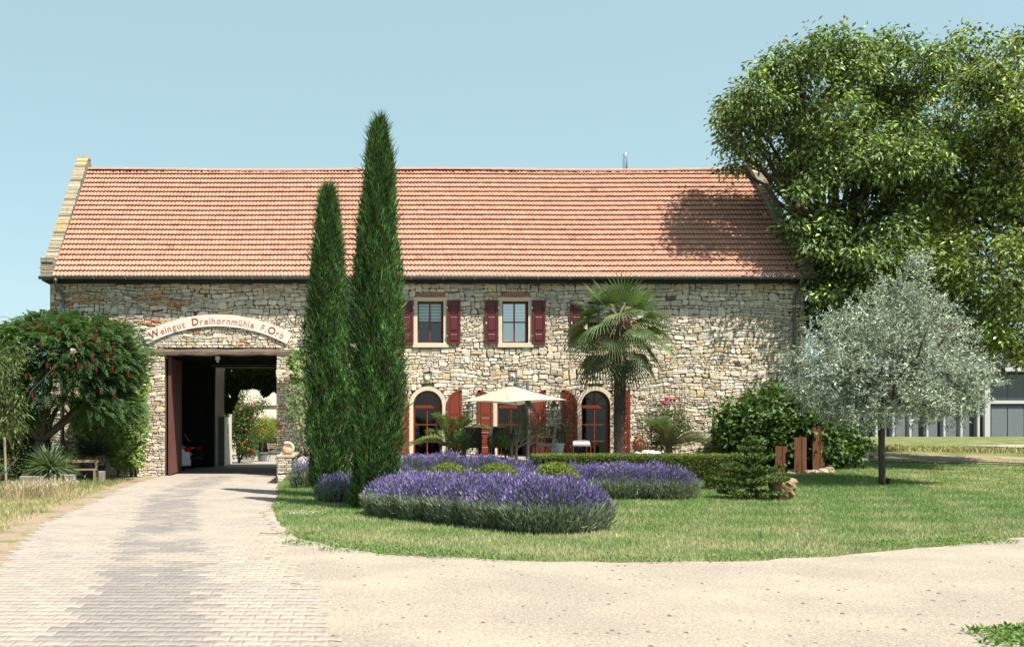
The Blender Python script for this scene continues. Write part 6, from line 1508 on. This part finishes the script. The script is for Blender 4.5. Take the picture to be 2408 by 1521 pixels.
for x in (-6.3, -4.2): 
    mb = MB(); mb.box(x, x+1.0, 60.94, 61.02, 1.0, 2.3); w_ = mb.build('window', M['white'], t); mb = MB(); mb.box(x+.08, x+.92, 60.92, 60.938, 1.08, 2.22); mb.build('pane', M['carglass'], w_)
mb = MB(); mb.add([(-5.4,60.2,2.75),(-2.2,60.2,2.75),(-2.2,58.6,2.2),(-5.4,58.6,2.2)], [(0,1,2,3)]); mb.box(-5.4,-2.2,58.55,58.62,2.1,2.22); aw = mb.build('awning', M['canvas'], t)
mb = MB(); mb.tube([(-3.1,58.4,2.35),(-2.7,58.4,2.3)], .13, 10); mb.build('awning_roller', M['white'], t)
shrub('garden_shrub', 'dark green hedge shrub in the courtyard under the awning', 'shrub', [(-4.6,57,.8,1.2,.6,.8),(-2.8,57.5,.9,.7,.5,.9)], 50, 26, .12, .06, (.04,.07,.025), stems=3, core=.7)
shrub('garden_shrub', 'green shrub beside the awning at the right of the courtyard', 'shrub', [(-2.6,52,3.0,.45,.4,.6)], 120, 20, .1, .05, (.05,.09,.03), base=(-2.5,52,0), stems=2)
# cars parked in the bay
def car(loc, rz, paint, label, name='parked_car'):
    t = thing(name, loc, label, 'car', 'hatchbacks parked in the dark bay of the passage', rz=rz)
    # x across, y forward from the rear bumper at y=0
    secs = [(0,.32,.55,.74,.80,.55),(.06,.22,.62,.84,.84,.62),(.5,.2,.9,.92,1.05,.70),(.75,.2,.92,.95,1.38,.62),(1.3,.2,.93,.96,1.47,.62),(2.2,.2,.92,.95,1.46,.62),(2.75,.2,.90,.94,1.05,.68),(3.4,.2,.82,.85,.92,.75),(3.85,.25,.6,.70,.75,.65)]
    V = []; rings = []
    for (y, zb, zm, zs, zt, wt) in secs:
        w = .86 if .3 < y < 3.5 else .78
        R_ = [(-w*.9, zb), (-w, zb+.12), (-w, zm*.85), (-w*.98, zs), (-wt, zt-.03), (-wt*.8, zt), (wt*.8, zt), (wt, zt-.03), (w*.98, zs), (w, zm*.85), (w, zb+.12), (w*.9, zb)]
        V += [(x, y, z) for x, z in R_]
    n = 12; f = [(i*n+k_, i*n+(k_+1)%n, (i+1)*n+(k_+1)%n, (i+1)*n+k_)[::-1] for i in range(len(secs)-1) for k_ in range(n)] + [tuple(range(n)), tuple((len(secs)-1)*n+k_ for k_ in range(n-1, -1, -1))]
    mb = MB(); mb.add(V, f); mb.build('body', paint, t, smooth=False)
    mb = MB(); mb.add([(-.55,.485,1.06),(.55,.485,1.06),(.47,.70,1.33),(-.47,.70,1.33)], [(0,1,2,3)]); mb.build('rear_window', M['carglass'], t)
    for s in (-1, 1):
        mb = MB(); mb.add([(s*.93,.9,.97),(s*.93,2.5,.97),(s*.665,2.2,1.40),(s*.665,1.0,1.40)], [(0,1,2,3) if s > 0 else (3,2,1,0)]); mb.build('side_window', M['carglass'], t)
        mb = MB(); a, b = sorted((s*.52, s*.80)); mb.box(a, b, -.02, .12, .72, .88); mb.build('tail_light', M['redlamp'], t)
        for y in (.65, 3.1):
            mb = MB(); mb.tube([(s*.72, y, .30), (s*.88, y, .30)], .30, 16); wh = mb.build('wheel', M['rubber'], t); mb = MB(); mb.tube([(s*.875, y, .30), (s*.895, y, .30)], .18, 12); mb.build('rim', M['steel'], wh)
    mb = MB(); mb.box(-.26, .26, -.03, -.01, .52, .63); mb.build('number_plate', M['white'], t)
    mb = MB(); mb.bevbox(-.8, .8, -.05, .1, .22, .45, .03); mb.build('bumper', paint, t)
car((-5.95, 35.05, 0), R(50), M['car_white'], 'white hatchback in the bay, nearer the gate leaf')
car((-5.95, 38.0, 0), R(50), M['car_dark'], 'dark hatchback behind the white one in the bay')
# ============================================================ MODERN BUILDING AT THE RIGHT
Ym = 55.0; t = thing('modern_building', (40, Ym, G(35, Ym)), 'modern grey clad building with white posts beyond the silver pear', 'building')
zg = G(36, Ym); xk = Ym/F
def mxp(px): return (px-805)*xk
def mzp(py): return 1.5-(py-1010)*xk
mb = MB(); mb.box(mxp(2010), mxp(2800), Ym+.25, Ym+12, zg-.4, mzp(872)); mb.build('wall', M['panel_dark'], t)
for px in [2020+40*i for i in range(8)]:
    mb = MB(); mb.box(mxp(px)-.06, mxp(px)+.06, Ym-.05, Ym+.1, zg-.1, mzp(880)); mb.build('post', M['white'], t)
mb = MB(); mb.box(mxp(2320)-.16, mxp(2320)+.14, Ym-.1, Ym+.1, zg-.1, mzp(872)); mb.build('post', M['white'], t)
mb = MB(); mb.box(mxp(2328), mxp(2800), Ym-.02, Ym+.1, mzp(948), mzp(940)); mb.build('beam', M['white'], t)
for i in range(12): mb = MB(); mb.box(mxp(2334+i*39), mxp(2334+i*39+37), Ym+.1, Ym+.16, zg-.05, mzp(956)); mb.build('panel', M['panel_grey'], t)
for i in range(7): mb = MB(); mb.box(mxp(2028+i*40), mxp(2028+i*40+14+(i%3)*5), Ym+.12, Ym+.17, zg-.05, mzp(966)); mb.build('panel', M['panel_grey'], t)
for i in range(12): mb = MB(); mb.box(mxp(2334+i*39), mxp(2334+i*39+38), Ym+.1, Ym+.14, mzp(938), mzp(880)); mb.build('pane', M['carglass'], t)
mb = MB(); mb.box(mxp(2306), mxp(2820), Ym-.5, Ym+.3, mzp(873), mzp(864)); mb.box(mxp(2000), mxp(2305), Ym-.2, Ym+.2, mzp(892), mzp(888)); mb.build('eave_beam', M['white'], t)
mb = MB(); mb.add([(mxp(2000),Ym-.5,mzp(863)),(mxp(2820),Ym-.5,mzp(863)),(mxp(2820),Ym+6,mzp(863)+2.0),(mxp(2000),Ym+6,mzp(863)+2.0)], [(0,1,2,3)]); mb.add([(mxp(2000),Ym-.5,mzp(863)-.02),(mxp(2820),Ym-.5,mzp(863)-.02),(mxp(2820),Ym+6,mzp(863)+1.98),(mxp(2000),Ym+6,mzp(863)+1.98)], [(3,2,1,0)]); mb.build('roof', M['zinc'], t)
for i in range(16): mb = MB(); x = mxp(2000+i*50); z0 = mzp(863)+.01; mb.bar((x, Ym-.5, z0+.02), (x, Ym+6, z0+2.02), .04); mb.build('roof_seam', M['zinc'], t)
# rough verge plants and a thin post along the dirt path
t = thing('verge_weeds', (22, 40, G(22, 40)), 'rough dry weeds along the dirt path in front of the modern building', 'weeds')
n = 9000; u = rng.random(n); x = 15.5+18*u; y = np.interp(x, [15.5, 18, 22, 30, 34], [42, 40.6, 38.8, 36.3, 35.3]) + rng.normal(0, .6, n)+.3
P = np.column_stack([x, y, gz(x, y)]); leaf_obj('stalks', leafgeo(P, np.array([0,0,1.])+rng.normal(size=(n,3))*.4, rdir(n), rng.uniform(.06, .26, n), .03, colvar((.30,.27,.13), n, .5, .2), .1), M['straw'], t, kind='stuff')
mb = MB(); x = (2240-805)*38/F*.87; mb.tube([(x, 38.3, G(x,38)), (x, 38.3, G(x,38)+.8)], .02, 6); simple('thin_post', 'thin dark post standing in the verge behind the silver pear', 'post', mb, M['black'], (x, 38.3, G(x, 38)))
